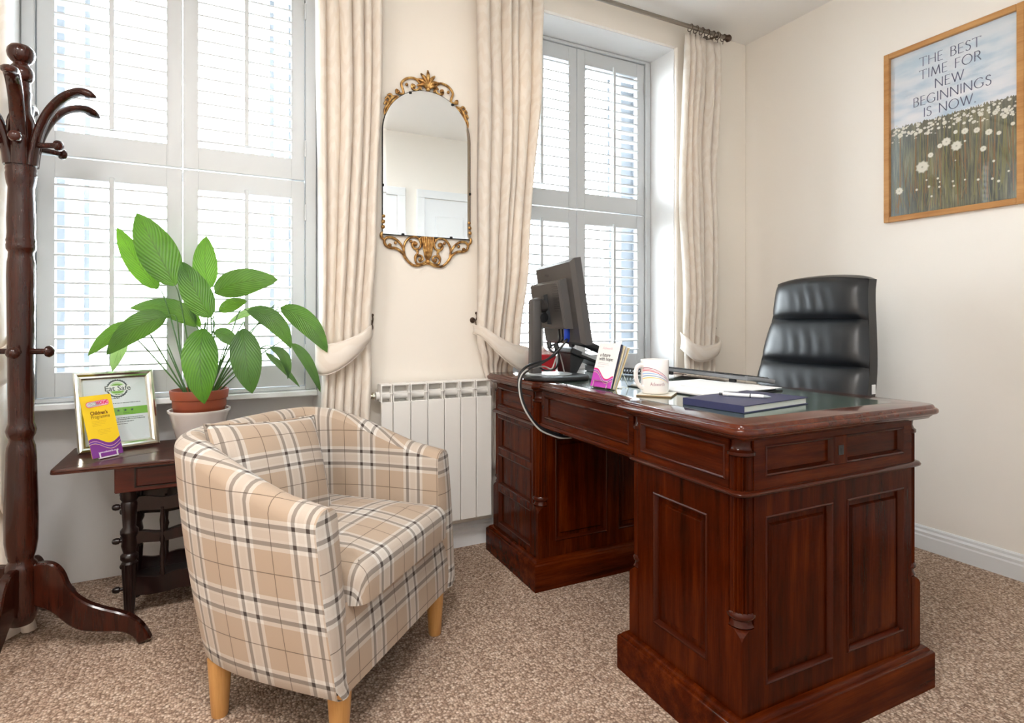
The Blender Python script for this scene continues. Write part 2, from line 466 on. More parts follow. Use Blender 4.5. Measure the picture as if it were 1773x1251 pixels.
def leaf_mat(name, dark, light):
    t = NT(name); tc = t.n('ShaderNodeTexCoord'); sp = t.n('ShaderNodeSeparateXYZ'); t.l(tc.outputs['UV'], sp.inputs[0])
    a = t.math('ABSOLUTE', sp.outputs[0])
    ph = t.math('SUBTRACT', t.math('MULTIPLY', sp.outputs[1], 12), t.math('MULTIPLY', a, 5.5))
    vein = t.math('SINE', t.math('MULTIPLY', ph, 2*PI))
    vein01 = t.math('ADD', t.math('MULTIPLY', vein, 0.5), 0.5)
    rib = t.math('LESS_THAN', a, 0.03)
    nz = t.noise(t.coords('Object'), 14, 3)
    f = t.math('ADD', t.math('MULTIPLY', vein01, 0.35), t.math('MULTIPLY', nz, 0.75))
    col = t.ramp(f, [(0.25, dark), (0.85, light)])
    col = t.mix(t.math('MULTIPLY', rib, 0.6), col, tuple(x*0.35 for x in dark[:3])+(1,))
    t.l(col, t.b.inputs['Base Color'])
    t.b.inputs['Roughness'].default_value = 0.42; t.b.inputs['Coat Weight'].default_value = 0.0
    t.bump(vein01, 0.5, 0.002)
    tr = t.n('ShaderNodeBsdfTranslucent'); t.l(t.mix(0.4, col, (0.36, 0.66, 0.03, 1)), tr.inputs[0])
    mx = t.n('ShaderNodeMixShader'); mx.inputs[0].default_value = 0.2
    t.l(t.b.outputs[0], mx.inputs[1]); t.l(tr.outputs[0], mx.inputs[2]); t.l(mx.outputs[0], t.out.inputs[0])
    return t.m
M_LEAF = leaf_mat('mid_green_leaf', C(22, 64, 14), C(58, 108, 28))
M_LEAFD = leaf_mat('deep_green_leaf', C(20, 54, 26), C(52, 90, 44))
M_LEAFL = leaf_mat('fresh_green_leaf', C(32, 80, 12), C(72, 126, 26))
M_LEAFP = leaf_mat('pale_green_leaf', C(110, 140, 90), C(160, 186, 136))

# ---------------------------------------------------------------- the room
W, RX, LX, BY, CZ = 2.37, 2.745, -1.75, -0.10, 2.597
A1, A2 = (-0.62, 0.385), (1.205, 2.213)      # the two window alcoves in x
YB, SOF = 2.70, 2.47                         # back of the alcoves, underside of the lintels
YO = 2.84                                    # outside face of the wall
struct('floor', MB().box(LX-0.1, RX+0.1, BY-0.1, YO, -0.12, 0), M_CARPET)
struct('pavement', MB().box(-30, 30, YO, 60, -0.75, -0.6), plain('pale_street_paving', C(196, 195, 192), 0.9))
struct('ceiling', MB().box(LX-0.1, RX+0.1, BY-0.1, YO, CZ, CZ+0.12), M_CEIL)
struct('wall_right', MB().box(RX, RX+0.12, BY-0.1, YO, 0, CZ), M_CREAM2)
struct('wall_left', MB().box(LX-0.12, LX, BY-0.1, YO, 0, CZ), M_CREAM2)
struct('wall_back', MB().box(LX-0.12, RX+0.12, BY-0.12, BY, 0, CZ), M_CREAM2)
wallw = struct('wall_window', MB().box(A1[1], A2[0], W, YO, 0, CZ, 0.006)
       .box(LX, A1[0], W, YO, 0, CZ, 0.006).box(A2[1], RX, W, YO, 0, CZ, 0.006)
       .box(A1[0]-0.006, A1[1]+0.006, W, YO, SOF, CZ).box(A2[0]-0.006, A2[1]+0.006, W, YO, SOF, CZ), M_CREAM)
for k, (a, b) in enumerate((A1, A2)):
    # white-painted linings of the alcove and the low wall under the window
    mb = MB().box(a, b, YB, YO, 0, 0.70)
    mb.box(a-0.001, a+0.004, W+0.02, YB, 0, SOF).box(b-0.004, b+0.001, W+0.02, YB, 0, SOF).box(a, b, W+0.02, YO, SOF-0.004, SOF+0.001)
    struct('trim_%d' % (k+1), mb, M_WHITEWALL)
    struct('trim_%d' % (k+3), MB().box(a+0.004, b-0.004, 2.548, YB, 0.676, 0.700, 0.004), M_GLOSSWHITE)

def baseboard(name, fn, L):
    prof = [(0, 0), (0.018, 0), (0.018, 0.058), (0.0145, 0.064), (0.0155, 0.076), (0.009, 0.084), (0.009, 0.094), (0.005, 0.10), (0, 0.10)]
    mb = MB(); vs = []; n = len(prof)
    for d in (0, L): vs += [fn(d, a, b) for a, b in prof]
    fs = [(i, (i+1) % n, n+(i+1) % n, n+i) for i in range(n)]+[tuple(range(n)), tuple(range(n, 2*n))[::-1]]
    mb.add(vs, fs); struct(name, mb, M_GLOSSWHITE)
baseboard('baseboard_right', lambda d, a, b: (RX-a, BY+d, b), W-BY)
baseboard('baseboard_window', lambda d, a, b: (A1[1]+d, W-a, b), A2[0]-A1[1])
baseboard('baseboard_back', lambda d, a, b: (LX+d, BY+a, b), RX-LX)

# white panelled double door in the back wall (seen in the mirror)
for n_, (dx0, dx1, hx) in enumerate(((1.60, 2.40, 1.66), (0.62, 1.36, 1.30))):
    d = MB().box(dx0-0.07, dx0, BY, BY+0.022, 0, 2.05, 0.003).box(dx1, dx1+0.07, BY, BY+0.022, 0, 2.05, 0.003).box(dx0-0.07, dx1+0.07, BY, BY+0.022, 2.05, 2.12, 0.003)
    d.box(dx0+0.003, dx1-0.003, BY, BY+0.008, 0.005, 2.045)
    do = struct('door_%d' % (n_+1), d, M_GLOSSWHITE)
    for (pz0, pz1) in ((0.2, 0.85), (1.02, 1.9)):
        for (qx0, qx1) in ((dx0+0.1, (dx0+dx1)/2-0.04), ((dx0+dx1)/2+0.04, dx1-0.1)):
            build('panel', MB().box(qx0, qx1, BY+0.008, BY+0.016, pz0, pz1, 0.005), M_GLOSSWHITE, do)
    build('door_handle', MB().tube([(hx, BY+0.008, 1.0), (hx, BY+0.055, 1.0), (hx+0.1, BY+0.055, 1.0)], 0.009), M_STEEL, do)

# sash windows behind the shutters
for k, (a, b) in enumerate((A1, A2)):
    a_, b_ = a+0.02, b-0.02
    mb = MB().box(a_, a_+0.085, 2.72, 2.79, 0.70, SOF).box(b_-0.085, b_, 2.72, 2.79, 0.70, SOF)
    mb.box(a_, b_, 2.72, 2.79, 0.70, 0.77).box(a_, b_, 2.72, 2.79, SOF-0.06, SOF).box(a_+0.05, b_-0.05, 2.73, 2.775, 1.565, 1.605)
    mb.box(a, a_+0.001, 2.70, YO, 0.70, SOF).box(b_-0.001, b, 2.70, YO, 0.70, SOF)
    wo = struct('window_%d' % (k+1), mb, M_SASH)
    for (p0, p1, py) in ((0.77, 1.565, 2.745), (1.605, SOF-0.06, 2.76)):
        build('pane', MB().box(a_+0.05, b_-0.05, py, py+0.004, p0, p1), M_GLASS, wo)
    for gx in (a_+0.15, b_-0.15):
        build('glazing_bar', MB().box(gx-0.009, gx+0.009, 2.735, 2.765, 0.77, 1.565).box(gx-0.009, gx+0.009, 2.75, 2.78, 1.605, SOF-0.06), M_SASH, wo)

# ---------------------------------------------------------------- plantation shutters
def louver_mb(L):
    sec = [(-0.0315, -0.0028), (-0.0315, 0.0028), (-0.022, 0.0046), (0, 0.0056), (0.022, 0.0046), (0.0315, 0.0028), (0.0315, -0.0028), (0.022, -0.0046), (0, -0.0056), (-0.022, -0.0046)]
    mb = MB(); n = len(sec)
    vs = [(0, y, z) for y, z in sec]+[(L, y, z) for y, z in sec]
    return mb.add(vs, [(i, (i+1) % n, n+(i+1) % n, n+i) for i in range(n)]+[tuple(range(n))[::-1], tuple(range(n, 2*n))])
def shutters(x0, xs, x1, ox0, ox1, label):
    t = thing('plantation_shutter', label, 'shutter', ((ox0+ox1)/2, 2.60, 0.70))
    wl = lambda *a: build(*a, parent=t, world=True)
    f = MB().box(ox0+0.005, x0-0.001, 2.572, 2.625, 0.701, 2.463, 0.003).box(x1+0.001, ox1-0.005, 2.572, 2.625, 0.701, 2.463, 0.003)
    f.box(x0-0.001, x1+0.001, 2.572, 2.625, 2.447, 2.463, 0.003).box(x0-0.001, x1+0.001, 2.572, 2.625, 0.701, 0.716, 0.003)
    wl('frame', f, M_SHUT)
    me_l = None
    for (px0, px1) in ((x0+0.002, xs-0.0015), (xs+0.0015, x1-0.002)):
        for (z0, z1, rb, rt) in ((0.719, 1.583, 0.088, 0.075), (1.588, 2.444, 0.088, 0.078)):
            sw = 0.052; y0, y1 = 2.582, 2.610
            p = MB().box(px0, px0+sw, y0, y1, z0, z1, 0.002).box(px1-sw, px1, y0, y1, z0, z1, 0.002)
            p.box(px0+sw-0.001, px1-sw+0.001, y0, y1, z0, z0+rb, 0.002).box(px0+sw-0.001, px1-sw+0.001, y0, y1, z1-rt, z1, 0.002)
            # beading where stile meets rail
            p.box(px0+sw-0.004, px0+sw, y0-0.0015, y0+0.001, z0, z1).box(px1-sw, px1-sw+0.004, y0-0.0015, y0+0.001, z0, z1)
            po = wl('shutter_panel', p, M_SHUT)
            zb, zt = z0+rb, z1-rt; n = round((zt-zb)/0.0505); st = (zt-zb)/n
            L = px1-px0-2*sw
            for i in range(n):
                if me_l is None or abs(me_l[1]-L) > 0.0005:
                    o = build('louver', louver_mb(L), M_SHUT, po, smooth=True); me_l = (o.data, L)
                else:
                    o = bpy.data.objects.new('louver', me_l[0]); COL.objects.link(o); o.parent = po
                r = root_matrix(t).translation
                o.location = (px0+sw-r.x, 2.597-r.y, zb+st*(i+0.5)-r.z)
                o.rotation_euler = (rad(6), 0, 0)
            xm = (px0+px1)/2
            build('tilt_rod', MB().box(xm-0.008, xm+0.008, 2.553, 2.563, zb+0.02, zt+0.012, 0.002), M_SHUT, po, world=True)
    for hz in (0.86, 1.45, 1.72, 2.3):
        for hx in (x0, x1):
            wl('hinge', MB().box(hx-0.004, hx+0.004, 2.566, 2.574, hz-0.035, hz+0.035, 0.002), M_SHUT)
    return t
shutters(-0.572, -0.120, 0.332, A1[0]+0.004, A1[1]-0.004, 'white louvred shutters in the alcove behind the potted plant')
shutters(1.250, 1.709, 2.168, A2[0]+0.004, A2[1]-0.004, 'white louvred shutters in the alcove behind the computer monitor')

# ---------------------------------------------------------------- curtains
def lerp_key(keys, z):
    """keys: [(z, left, right)] from top to bottom"""
    if z >= keys[0][0]: return keys[0][1:]
    for (za, la, ra), (zb, lb, rb) in zip(keys, keys[1:]):
        if zb <= z <= za:
            f = smooth01((za-z)/(za-zb)) if za > zb else 0
            return la+(lb-la)*f, ra+(rb-ra)*f
    return keys[-1][1:]
def curtain(label, keys, y0, nf, amp, seed, hook_x, tie, z_top, pool=0.0, low=0.0):
    rnd = random.Random(seed)
    x_c = (keys[0][1]+keys[0][2])/2
    t = thing('curtain', label, 'curtain', (x_c, y0, 0))
    zt, zb = z_top, keys[-1][0]
    ph = rnd.random()*0.4; w1, w2 = rnd.uniform(-.05, .05), rnd.uniform(-.04, .04)
    wid = [rnd.uniform(0.7, 1.3) for _ in range(nf)]; tot = sum(wid); cum = [0]
    for q in wid: cum.append(cum[-1]+q/tot)
    tz = tie[0] if tie else None
    def fold(u):
        for k in range(nf):
            if u <= cum[k+1] or k == nf-1:
                f = (u-cum[k])/(cum[k+1]-cum[k]); break
        return abs(math.sin(PI*max(0, min(1, f))))**0.55, k
    def fn(a, b):
        z = zt+(zb-zt)*b
        l, r = lerp_key(keys, z)
        drift = 0.012*math.sin(z*3.1+seed)*math.sin(PI*a)
        h, k = fold(a)
        top = smooth01((zt-z)/0.12)              # pinch pleats at the heading
        A = amp*(0.45+0.55*top)
        if tz is not None: A *= 0.62+0.38*min(1, abs(z-tz)/0.25)
        y = y0-A*h*(0.8+0.25*math.sin(k*2.3+seed))+0.004*math.sin(9*z+k)
        x = l+(r-l)*a+drift
        if low: k2_ = smooth01((low-z)/0.10); y = y*(1-k2_)+(2.350-0.022*h)*k2_
        if pool and z < 0.07: y -= pool*(0.07-z)/0.07*(0.6+0.4*math.sin(k*1.7)); x += 0.02*math.sin(k*2.1)
        return (x, y, z)
    nu = nf*12; nv = 70
    mb = MB().grid(fn, nu, nv, lambda a, b: (a*1.3, b*2.3))
    o = build('fabric', mb, M_CURTAIN, t, smooth=True, world=True, angle=70)
    so = o.modifiers.new('thickness', 'SOLIDIFY'); so.thickness = 0.003; so.offset = 0
    if tie:
        z0, pts, hw = tie
        # pts: (x, y, z centre) around the front of the curtain
        cl = catmull([Vector(p) for p in pts], 7); n = len(cl)
        def tf(a, b):
            p = cl[min(n-1, int(round(a*(n-1))))]
            hwa = hw*(0.34+0.66*smooth01(a*1.5))
            return (p.x, p.y-0.010*math.sin(PI*b), p.z+hwa*(1-2*b)+0.004*math.sin(9*a))
        tb = thing('curtain_tieback', tie_labels[seed], 'tieback', (hook_x[0], hook_x[1], hook_x[2]))
        bo = build('band', MB().grid(tf, n-1, 6, lambda a, b: (a*0.35, b*0.12)), M_CURTAIN, tb, smooth=True, world=True, angle=80)
        so = bo.modifiers.new('thickness', 'SOLIDIFY'); so.thickness = 0.005; so.offset = 0
        e1 = [tf(k/(n-1), 0) for k in range(n)]; e2 = [tf(k/(n-1), 1) for k in range(n)]
        build('piping', MB().tube(e1, 0.0032, 6).tube(e2, 0.0032, 6), M_CURTAIN, tb, smooth=True, world=True)
        hx, hy, hz = hook_x
        hm = MB().lathe([(0.004, 0), (0.012, 0.001), (0.013, 0.004), (0.006, 0.006)], 12, Mloc(hx, W, hz) @ Rx(PI/2))
        hm.tube(catmull([(hx, W-0.004, hz), (hx, W-0.035, hz-0.002), (hx, W-0.052, hz+0.012), (hx, W-0.045, hz+0.03)], 5), 0.003, 6)
        hm.ball((hx, W-0.045, hz+0.031), 0.006, 10, 6)
        hm.tube(catmull([(hx, W-0.035, hz-0.002), (hx+0.004, W-0.034, hz-0.02), (hx, W-0.034, hz-0.032)], 5), 0.0025, 6)
        build('hook', hm, M_BRONZE, tb, smooth=True, world=True)
    return t
tie_labels = {2: 'cream tieback around the curtain between the plant and the mirror',
              3: 'cream tieback on the curtain behind the far end of the desk',
              4: 'cream tieback around the narrow curtain in the corner by the office chair',
              1: 'cream tieback around the curtain behind the coat stand'}
ZR = 2.545
YC = 2.312
curtain('cream damask curtain hanging between the plant window and the gilt mirror',
        [(2.53, 0.335, 0.595), (2.0, 0.337, 0.588), (1.35, 0.348, 0.566), (0.90, 0.352, 0.545), (0.80, 0.362, 0.548), (0.6, 0.352, 0.538), (0.02, 0.335, 0.538)],
        YC, 6, 0.055, 2, (0.557, W, 0.985),
        (0.88, [(0.556, 2.345, 0.955), (0.535, 2.275, 0.940), (0.48, 2.238, 0.900), (0.41, 2.230, 0.865), (0.355, 2.245, 0.848), (0.333, 2.285, 0.850), (0.345, 2.335, 0.862)], 0.056), 2.53)
curtain('cream damask curtain hanging between the gilt mirror and the monitor, its tail behind the desk',
        [(2.53, 1.008, 1.340), (2.13, 1.014, 1.322), (1.27, 1.012, 1.250), (0.90, 1.012, 1.215), (0.80, 1.045, 1.20), (0.745, 1.068, 1.20), (0.45, 1.074, 1.18), (0.33, 1.088, 1.15)],
        YC, 6, 0.055, 3, (1.012, W, 0.995),
        (0.86, [(1.006, 2.345, 0.955), (1.025, 2.275, 0.935), (1.08, 2.238, 0.885), (1.155, 2.228, 0.842), (1.222, 2.245, 0.818), (1.243, 2.285, 0.815), (1.222, 2.335, 0.825)], 0.054), 2.53, low=0.86)
curtain('narrow cream curtain in the corner of the room behind the office chair',
        [(2.50, 2.215, 2.475), (2.40, 2.21, 2.462), (1.78, 2.175, 2.425), (0.95, 2.205, 2.425), (0.84, 2.215, 2.42), (0.7, 2.215, 2.415), (0.03, 2.18, 2.44)],
        YC, 6, 0.05, 4, (2.448, W, 0.935),
        (0.85, [(2.44, 2.345, 0.905), (2.435, 2.285, 0.875), (2.38, 2.235, 0.845), (2.30, 2.226, 0.825), (2.225, 2.24, 0.825), (2.192, 2.275, 0.855), (2.20, 2.33, 0.885)], 0.042), 2.515)
curtain('cream damask curtain behind the coat stand, its hem pooling on the carpet',
        [(2.53, -0.95, -0.560), (1.8, -0.93, -0.571), (0.95, -0.82, -0.582), (0.85, -0.80, -0.588), (0.5, -0.84, -0.572), (0.1, -0.88, -0.54), (0.012, -0.90, -0.515)],
        YC, 7, 0.06, 1, (-0.86, W, 1.0),
        (0.88, [(-0.855, 2.345, 0.93), (-0.80, 2.24, 0.90), (-0.70, 2.215, 0.86), (-0.62, 2.23, 0.845), (-0.575, 2.275, 0.86), (-0.585, 2.335, 0.90)], 0.055), 2.53, pool=0.06, low=0.45)

def curtain_rod(x0, x1, label, ringx):
    y = 2.285
    t = thing('curtain_rod', label, 'curtain rod', ((x0+x1)/2, y, ZR))
    build('rod', MB().tube([(x0, y, ZR), (x1, y, ZR)], 0.0105, 12), M_STEEL, t, smooth=True, world=True)
    for xe, s in ((x0, -1), (x1, 1)):
        fm = MB().lathe([(0.0105, 0), (0.015, 0.003), (0.015, 0.008), (0.009, 0.012), (0.016, 0.02), (0.02, 0.03), (0.016, 0.041), (0.008, 0.046), (0.002, 0.048)], 16, Mloc(xe, y, ZR) @ Ry(s*PI/2))
        build('finial', fm, M_BRONZE, t, smooth=True, world=True)
    for bx in (x0+0.07, x1-0.05):
        bm_ = MB().tube([(bx, W, ZR), (bx, y+0.01, ZR)], 0.008, 10).lathe([(0.03, 0), (0.03, 0.004), (0.02, 0.01)], 18, Mloc(bx, W, ZR) @ Rx(PI/2))
        bm_.tube([(bx, y+0.014*math.cos(a), ZR+0.014*math.sin(a)) for a in [2*PI*k/14 for k in range(14)]], 0.004, 6, closed=True)
        build('bracket', bm_, M_STEEL, t, smooth=True, world=True)
    for rx in ringx:
        ring = [(rx+0.003*math.sin(a), y+0.018*math.cos(a), ZR-0.006+0.019*math.sin(a)) for a in [2*PI*k/18 for k in range(18)]]
        build('ring', MB().tube(ring, 0.0023, 6, closed=True).tube([(rx, y, ZR-0.024), (rx, y+0.003, ZR-0.04)], 0.0018, 5), M_BRONZE, t, smooth=True, world=True)
    return t
curtain_rod(0.93, 2.475, 'brushed steel curtain rod with rings above the window by the desk',
            [1.03+0.05*k for k in range(6)]+[2.228+0.04*k for k in range(7)])
curtain_rod(-1.02, 0.66, 'brushed steel curtain rod above the window with the plant', [-0.93+0.06*k for k in range(7)]+[0.345+0.045*k for k in range(6)])

# ---------------------------------------------------------------- ceiling fill lamps, added out of view to brighten the room
for k, (lx, ly) in enumerate(FILL_LAMPS):
    lab = ['round white ceiling lamp above the armchair side of the room', 'round white ceiling lamp near the wall left of the coat stand', 'round white ceiling lamp near the wall with the framed print'][k]
    t = thing('ceiling_lamp', lab, 'lamp', (lx, ly, CZ))
    build('base', MB().lathe([(0.27, 0.0), (0.27, -0.02), (0.26, -0.03)], 40), M_GLOSSWHITE, t, smooth=True)
    build('diffuser', MB().lathe([(0.258, -0.03), (0.25, -0.045), (0.24, -0.052)], 40), M_FILL, t, smooth=True)

# ---------------------------------------------------------------- gilt mirror
MX, MZ0, MSP, MR = 0.802, 1.352, 1.777, 0.194
t = thing('wall_mirror', 'arched wall mirror with pierced gilt scrollwork on the cream pier between the windows', 'mirror', (MX, W, MZ0))
arch = [(-MR, 0)]+[(MR*math.cos(PI-a), MSP-MZ0+MR*math.sin(PI-a)) for a in [PI*k/40 for k in range(41)]]+[(MR, 0)]
arch = [p for i, p in enumerate(arch) if i == 0 or p != arch[i-1]]
def inset(poly, d):
    n = len(poly); out = []
    for i in range(n):
        p0, p1, p2 = Vector(poly[i-1]), Vector(poly[i]), Vector(poly[(i+1) % n])
        e1 = (p1-p0).normalized(); e2 = (p2-p1).normalized()
        n1 = Vector((e1.y, -e1.x)); n2 = Vector((e2.y, -e2.x)); b = n1+n2
        k = d/max(0.3, (1+n1.dot(n2)))
        out.append((p1.x+b.x*k, p1.y+b.y*k))
    return out
def area2(p): return sum(p[i-1][0]*p[i][1]-p[i][0]*p[i-1][1] for i in range(len(p)))
sgn = 1 if area2(inset(arch, 0.01)) != 0 and abs(area2(inset(arch, 0.01))) < abs(area2(arch)) else -1
ar2 = inset(arch, 0.013*sgn)
N = len(arch)
g = MB()
yb_, yf_ = -0.0140, -0.0150
vs = [(a, yb_, b) for a, b in arch]+[(a, yf_, b) for a, b in ar2]
g.add(vs, [(i, (i+1) % N, N+(i+1) % N, N+i) for i in range(N)]+[tuple(range(N, 2*N))])
build('mirror_glass', g, M_MIRROR, t)
build('backing_board', MB().prism(inset(arch, -0.003*sgn), lambda a, b, d: (a, d, b), -0.004, -0.0115), M_BLACK, t)
def gp(x, y): return (((x-870)*0.000277), ((600-y)*0.000277))       # pierced work, measured from the foot of the glass
def scroll(cx, cy, r0, r1, a0, a1, n=26):
    return [(cx+(r0+(r1-r0)*k/n)*math.cos(a0+(a1-a0)*k/n), cy+(r0+(r1-r0)*k/n)*math.sin(a0+(a1-a0)*k/n)) for k in range(n+1)]
def gilt(paths, r=0.0052, name='scroll', y=-0.008, balls=()):
    for sx in (1, -1):
        mb = MB()
        for p in paths:
            n = len(p); rr = [r*(0.6+0.5*math.sin(PI*min(1, 0.15+0.8*i/(n-1)))) for i in range(n)]
            mb.tube([(sx*a, y, b) for a, b in p], rr, 8)
        for (bx, bz, br) in balls: mb.ball((sx*bx, y-0.003, bz), br, 10, 7)
        build(name, mb, M_GOLD, t, smooth=True, angle=60)
def cat2(pts, n=7): return [(p.x, p.y) for p in catmull([Vector((a, b, 0)) for a, b in pts], n)]
def G(*pts): return [gp(x, y) for x, y in pts]
# foot: outer S, lower spiral, upper spiral
gilt([cat2(G((870, 1005), (1000, 1050), (1110, 1045), (1210, 960), (1270, 870), (1360, 810), (1450, 800), (1520, 770), (1545, 700), (1500, 650), (1420, 650), (1330, 700), (1265, 790), (1235, 900), (1180, 985)))], 0.0055, 'lower_scroll',
     balls=[(*gp(1380, 725), 0.007), (*gp(1465, 765), 0.008)])
gilt([cat2(G((905, 985), (960, 1020), (1040, 1020), (1068, 950), (1030, 900), (970, 905), (950, 955), (990, 985), (1015, 955))),
      cat2(G((1065, 990), (1070, 920), (1030, 860), (1035, 800)))], 0.0045, 'spiral', balls=[(*gp(998, 958), 0.007), (*gp(1038, 830), 0.006)])
gilt([cat2(G((930, 612), (1000, 640), (975, 720), (1010, 790), (1080, 795), (1115, 740), (1085, 695), (1045, 715), (1060, 750))),
      cat2(G((985, 660), (1060, 615), (1150, 630), (1220, 700), (1248, 800), (1230, 900)))], 0.005, 'upper_scroll', balls=[(*gp(1075, 725), 0.009), (*gp(1140, 690), 0.007)])
gilt([cat2(G((1548, 690), (1590, 640), (1585, 590), (1545, 590))), cat2(G((1560, 560), (1545, 500), (1560, 400), (1550, 290)))], 0.006, 'side_acanthus', balls=[(*gp(1570, 500), 0.009), (*gp(1565, 420), 0.009), (*gp(1558, 340), 0.008)])
tul = MB()
for k in range(7):
    a = (k-3)/3
    tul.tube([(*[(a*0.026*(1-0.0)), -0.010-0.006*(1-a*a)], -0.002), (a*0.019, -0.012-0.007*(1-a*a), -0.045), (a*0.012, -0.011-0.005*(1-a*a), -0.085), (a*0.004, -0.009, -0.098)], [0.005, 0.0048, 0.004, 0.003], 8)
tul.ball((0, -0.009, -0.108), 0.011, 12, 8, 1.2)
build('tulip', tul, M_GOLD, t, smooth=True, angle=60)
# crest: palmette and scrolls over the arch
topz = MSP-MZ0+MR
pal = MB()
for k in range(7):
    a = (k-3)*rad(25); L = 0.086 if k == 3 else (0.074 if k in (2, 4) else (0.064 if k in (1, 5) else 0.050))
    p = [(0.004*math.sin(a), -0.010, topz+0.010), (L*0.5*math.sin(a*0.7), -0.016, topz+0.008+L*0.55*math.cos(a*0.7)), (L*math.sin(a), -0.010, topz+0.006+L*math.cos(a)*1.0)]
    pal.tube(catmull(p, 5), [0.003, 0.004, 0.0054, 0.0068, 0.008, 0.0086, 0.0086, 0.008, 0.0068, 0.005, 0.003], 8, up=(0, 1, 0))
pal.ball((0, -0.012, topz+0.010), 0.010, 12, 8)
build('palmette', pal, M_GOLD, t, smooth=True, angle=60)
def arc_pt(th, d): return ((MR+d)*math.sin(th), MSP-MZ0+(MR+d)*math.cos(th))
gilt([cat2([arc_pt(0.14, 0.006), arc_pt(0.16, 0.035), arc_pt(0.24, 0.055), arc_pt(0.38, 0.058), arc_pt(0.50, 0.045), arc_pt(0.53, 0.02), arc_pt(0.56, 0.006), arc_pt(0.62, 0.010), arc_pt(0.68, 0.022), arc_pt(0.645, 0.032), arc_pt(0.62, 0.022)]),
      cat2([arc_pt(0.17, 0.03), arc_pt(0.19, 0.012), arc_pt(0.27, 0.006), arc_pt(0.33, 0.016), arc_pt(0.31, 0.03), arc_pt(0.27, 0.028)])], 0.005, 'crest_scroll',
     balls=[(*arc_pt(0.29, 0.022), 0.008), (*arc_pt(0.42, 0.034), 0.007), (*arc_pt(0.645, 0.02), 0.007)])
gilt([cat2([arc_pt(0.70, 0.006), arc_pt(0.78, 0.016), arc_pt(0.88, 0.018), arc_pt(1.0, 0.012), arc_pt(1.12, 0.012), arc_pt(1.22, 0.004)]),
      cat2([arc_pt(0.82, 0.012), arc_pt(0.80, 0.03), arc_pt(0.86, 0.036)]), cat2([arc_pt(0.90, 0.012), arc_pt(0.88, 0.03), arc_pt(0.95, 0.032)]),
      cat2([arc_pt(0.98, 0.010), arc_pt(0.97, 0.024), arc_pt(1.04, 0.024)]), cat2([arc_pt(0.2+0.5, 0.004), arc_pt(0.85, 0.005), arc_pt(1.0, 0.004), arc_pt(1.2, 0.003)])], 0.0052, 'leaf_spray')
for th in (-0.42, 0.62):
    a, b = arc_pt(th, -0.002)
    build('clip', MB().cbox((a, -0.0165, b), (0.012, 0.004, 0.010), 0.002), M_BLACK, t)
for px_ in (-0.11, 0.105): build('clip', MB().cbox((px_, -0.0165, 0.002), (0.012, 0.004, 0.009), 0.002), M_BLACK, t)
for sx in (-1, 1): build('clip', MB().cbox((sx*MR, -0.0165, 0.20), (0.008, 0.004, 0.012), 0.002), M_BLACK, t)

# ---------------------------------------------------------------- radiator
RZ0, RZ1 = 0.150, 0.738
rx0, rx1, ryf = 0.578, 1.062, 2.268
t = thing('radiator', 'white ribbed radiator on the wall under the gilt mirror', 'radiator', ((rx0+rx1)/2, 2.32, RZ0))
ns = 7; pw = 0.0725; px_ = rx1
for k in range(ns):
    b = rx1-k*pw; a = max(rx0, b-pw)
    s = MB().box(a+0.0016, b-0.0016, ryf, ryf+0.014, RZ0, 0.668, 0.002)
    s.box((a+b)/2-0.003, (a+b)/2+0.003, ryf+0.012, 2.335, RZ0+0.02, 0.664)
    # top fins curving back over the section
    s.box(a+0.002, a+0.006, ryf+0.010, 2.335, 0.668, 0.733).box(b-0.006, b-0.002, ryf+0.010, 2.335, 0.668, 0.733)
    s.box(a+0.002, b-0.002, ryf+0.002, ryf+0.007, 0.700, 0.7045).box(a+0.002, b-0.002, ryf+0.012, 2.335, RZ1-0.007, RZ1, 0.002)
    so = build('section', s, M_WARMWHITE, t, world=True)
    build('back_fin', MB().box(a+0.006, b-0.006, ryf+0.045, ryf+0.048, 0.66, 0.731), M_GREYIN, so, world=True)
for zc_ in (0.690, 0.2): build('collector', MB().tube([(rx0-0.012, 2.315, zc_), (rx1+0.006, 2.315, zc_)], 0.017, 14), M_WARMWHITE, t, smooth=True, world=True)
v = MB().lathe([(0.013, 0), (0.016, 0.004), (0.016, 0.012), (0.010, 0.016), (0.013, 0.02), (0.013, 0.032), (0.006, 0.036)], 14, Mloc(rx0-0.012, 2.315, 0.690) @ Ry(-PI/2))
build('bleed_valve', v, M_CHROME, t, smooth=True, world=True)
build('pipe', MB().tube([(rx0-0.012, 2.315, 0.2), (rx0-0.03, 2.315, 0.19), (rx0-0.03, 2.315, 0.0)], 0.008, 10), M_WARMWHITE, t, smooth=True, world=True)
build('wall_bracket', MB().box(rx0+0.1, rx0+0.12, 2.33, W, 0.6, 0.66).box(rx1-0.12, rx1-0.1, 2.33, W, 0.6, 0.66), M_WARMWHITE, t, world=True)

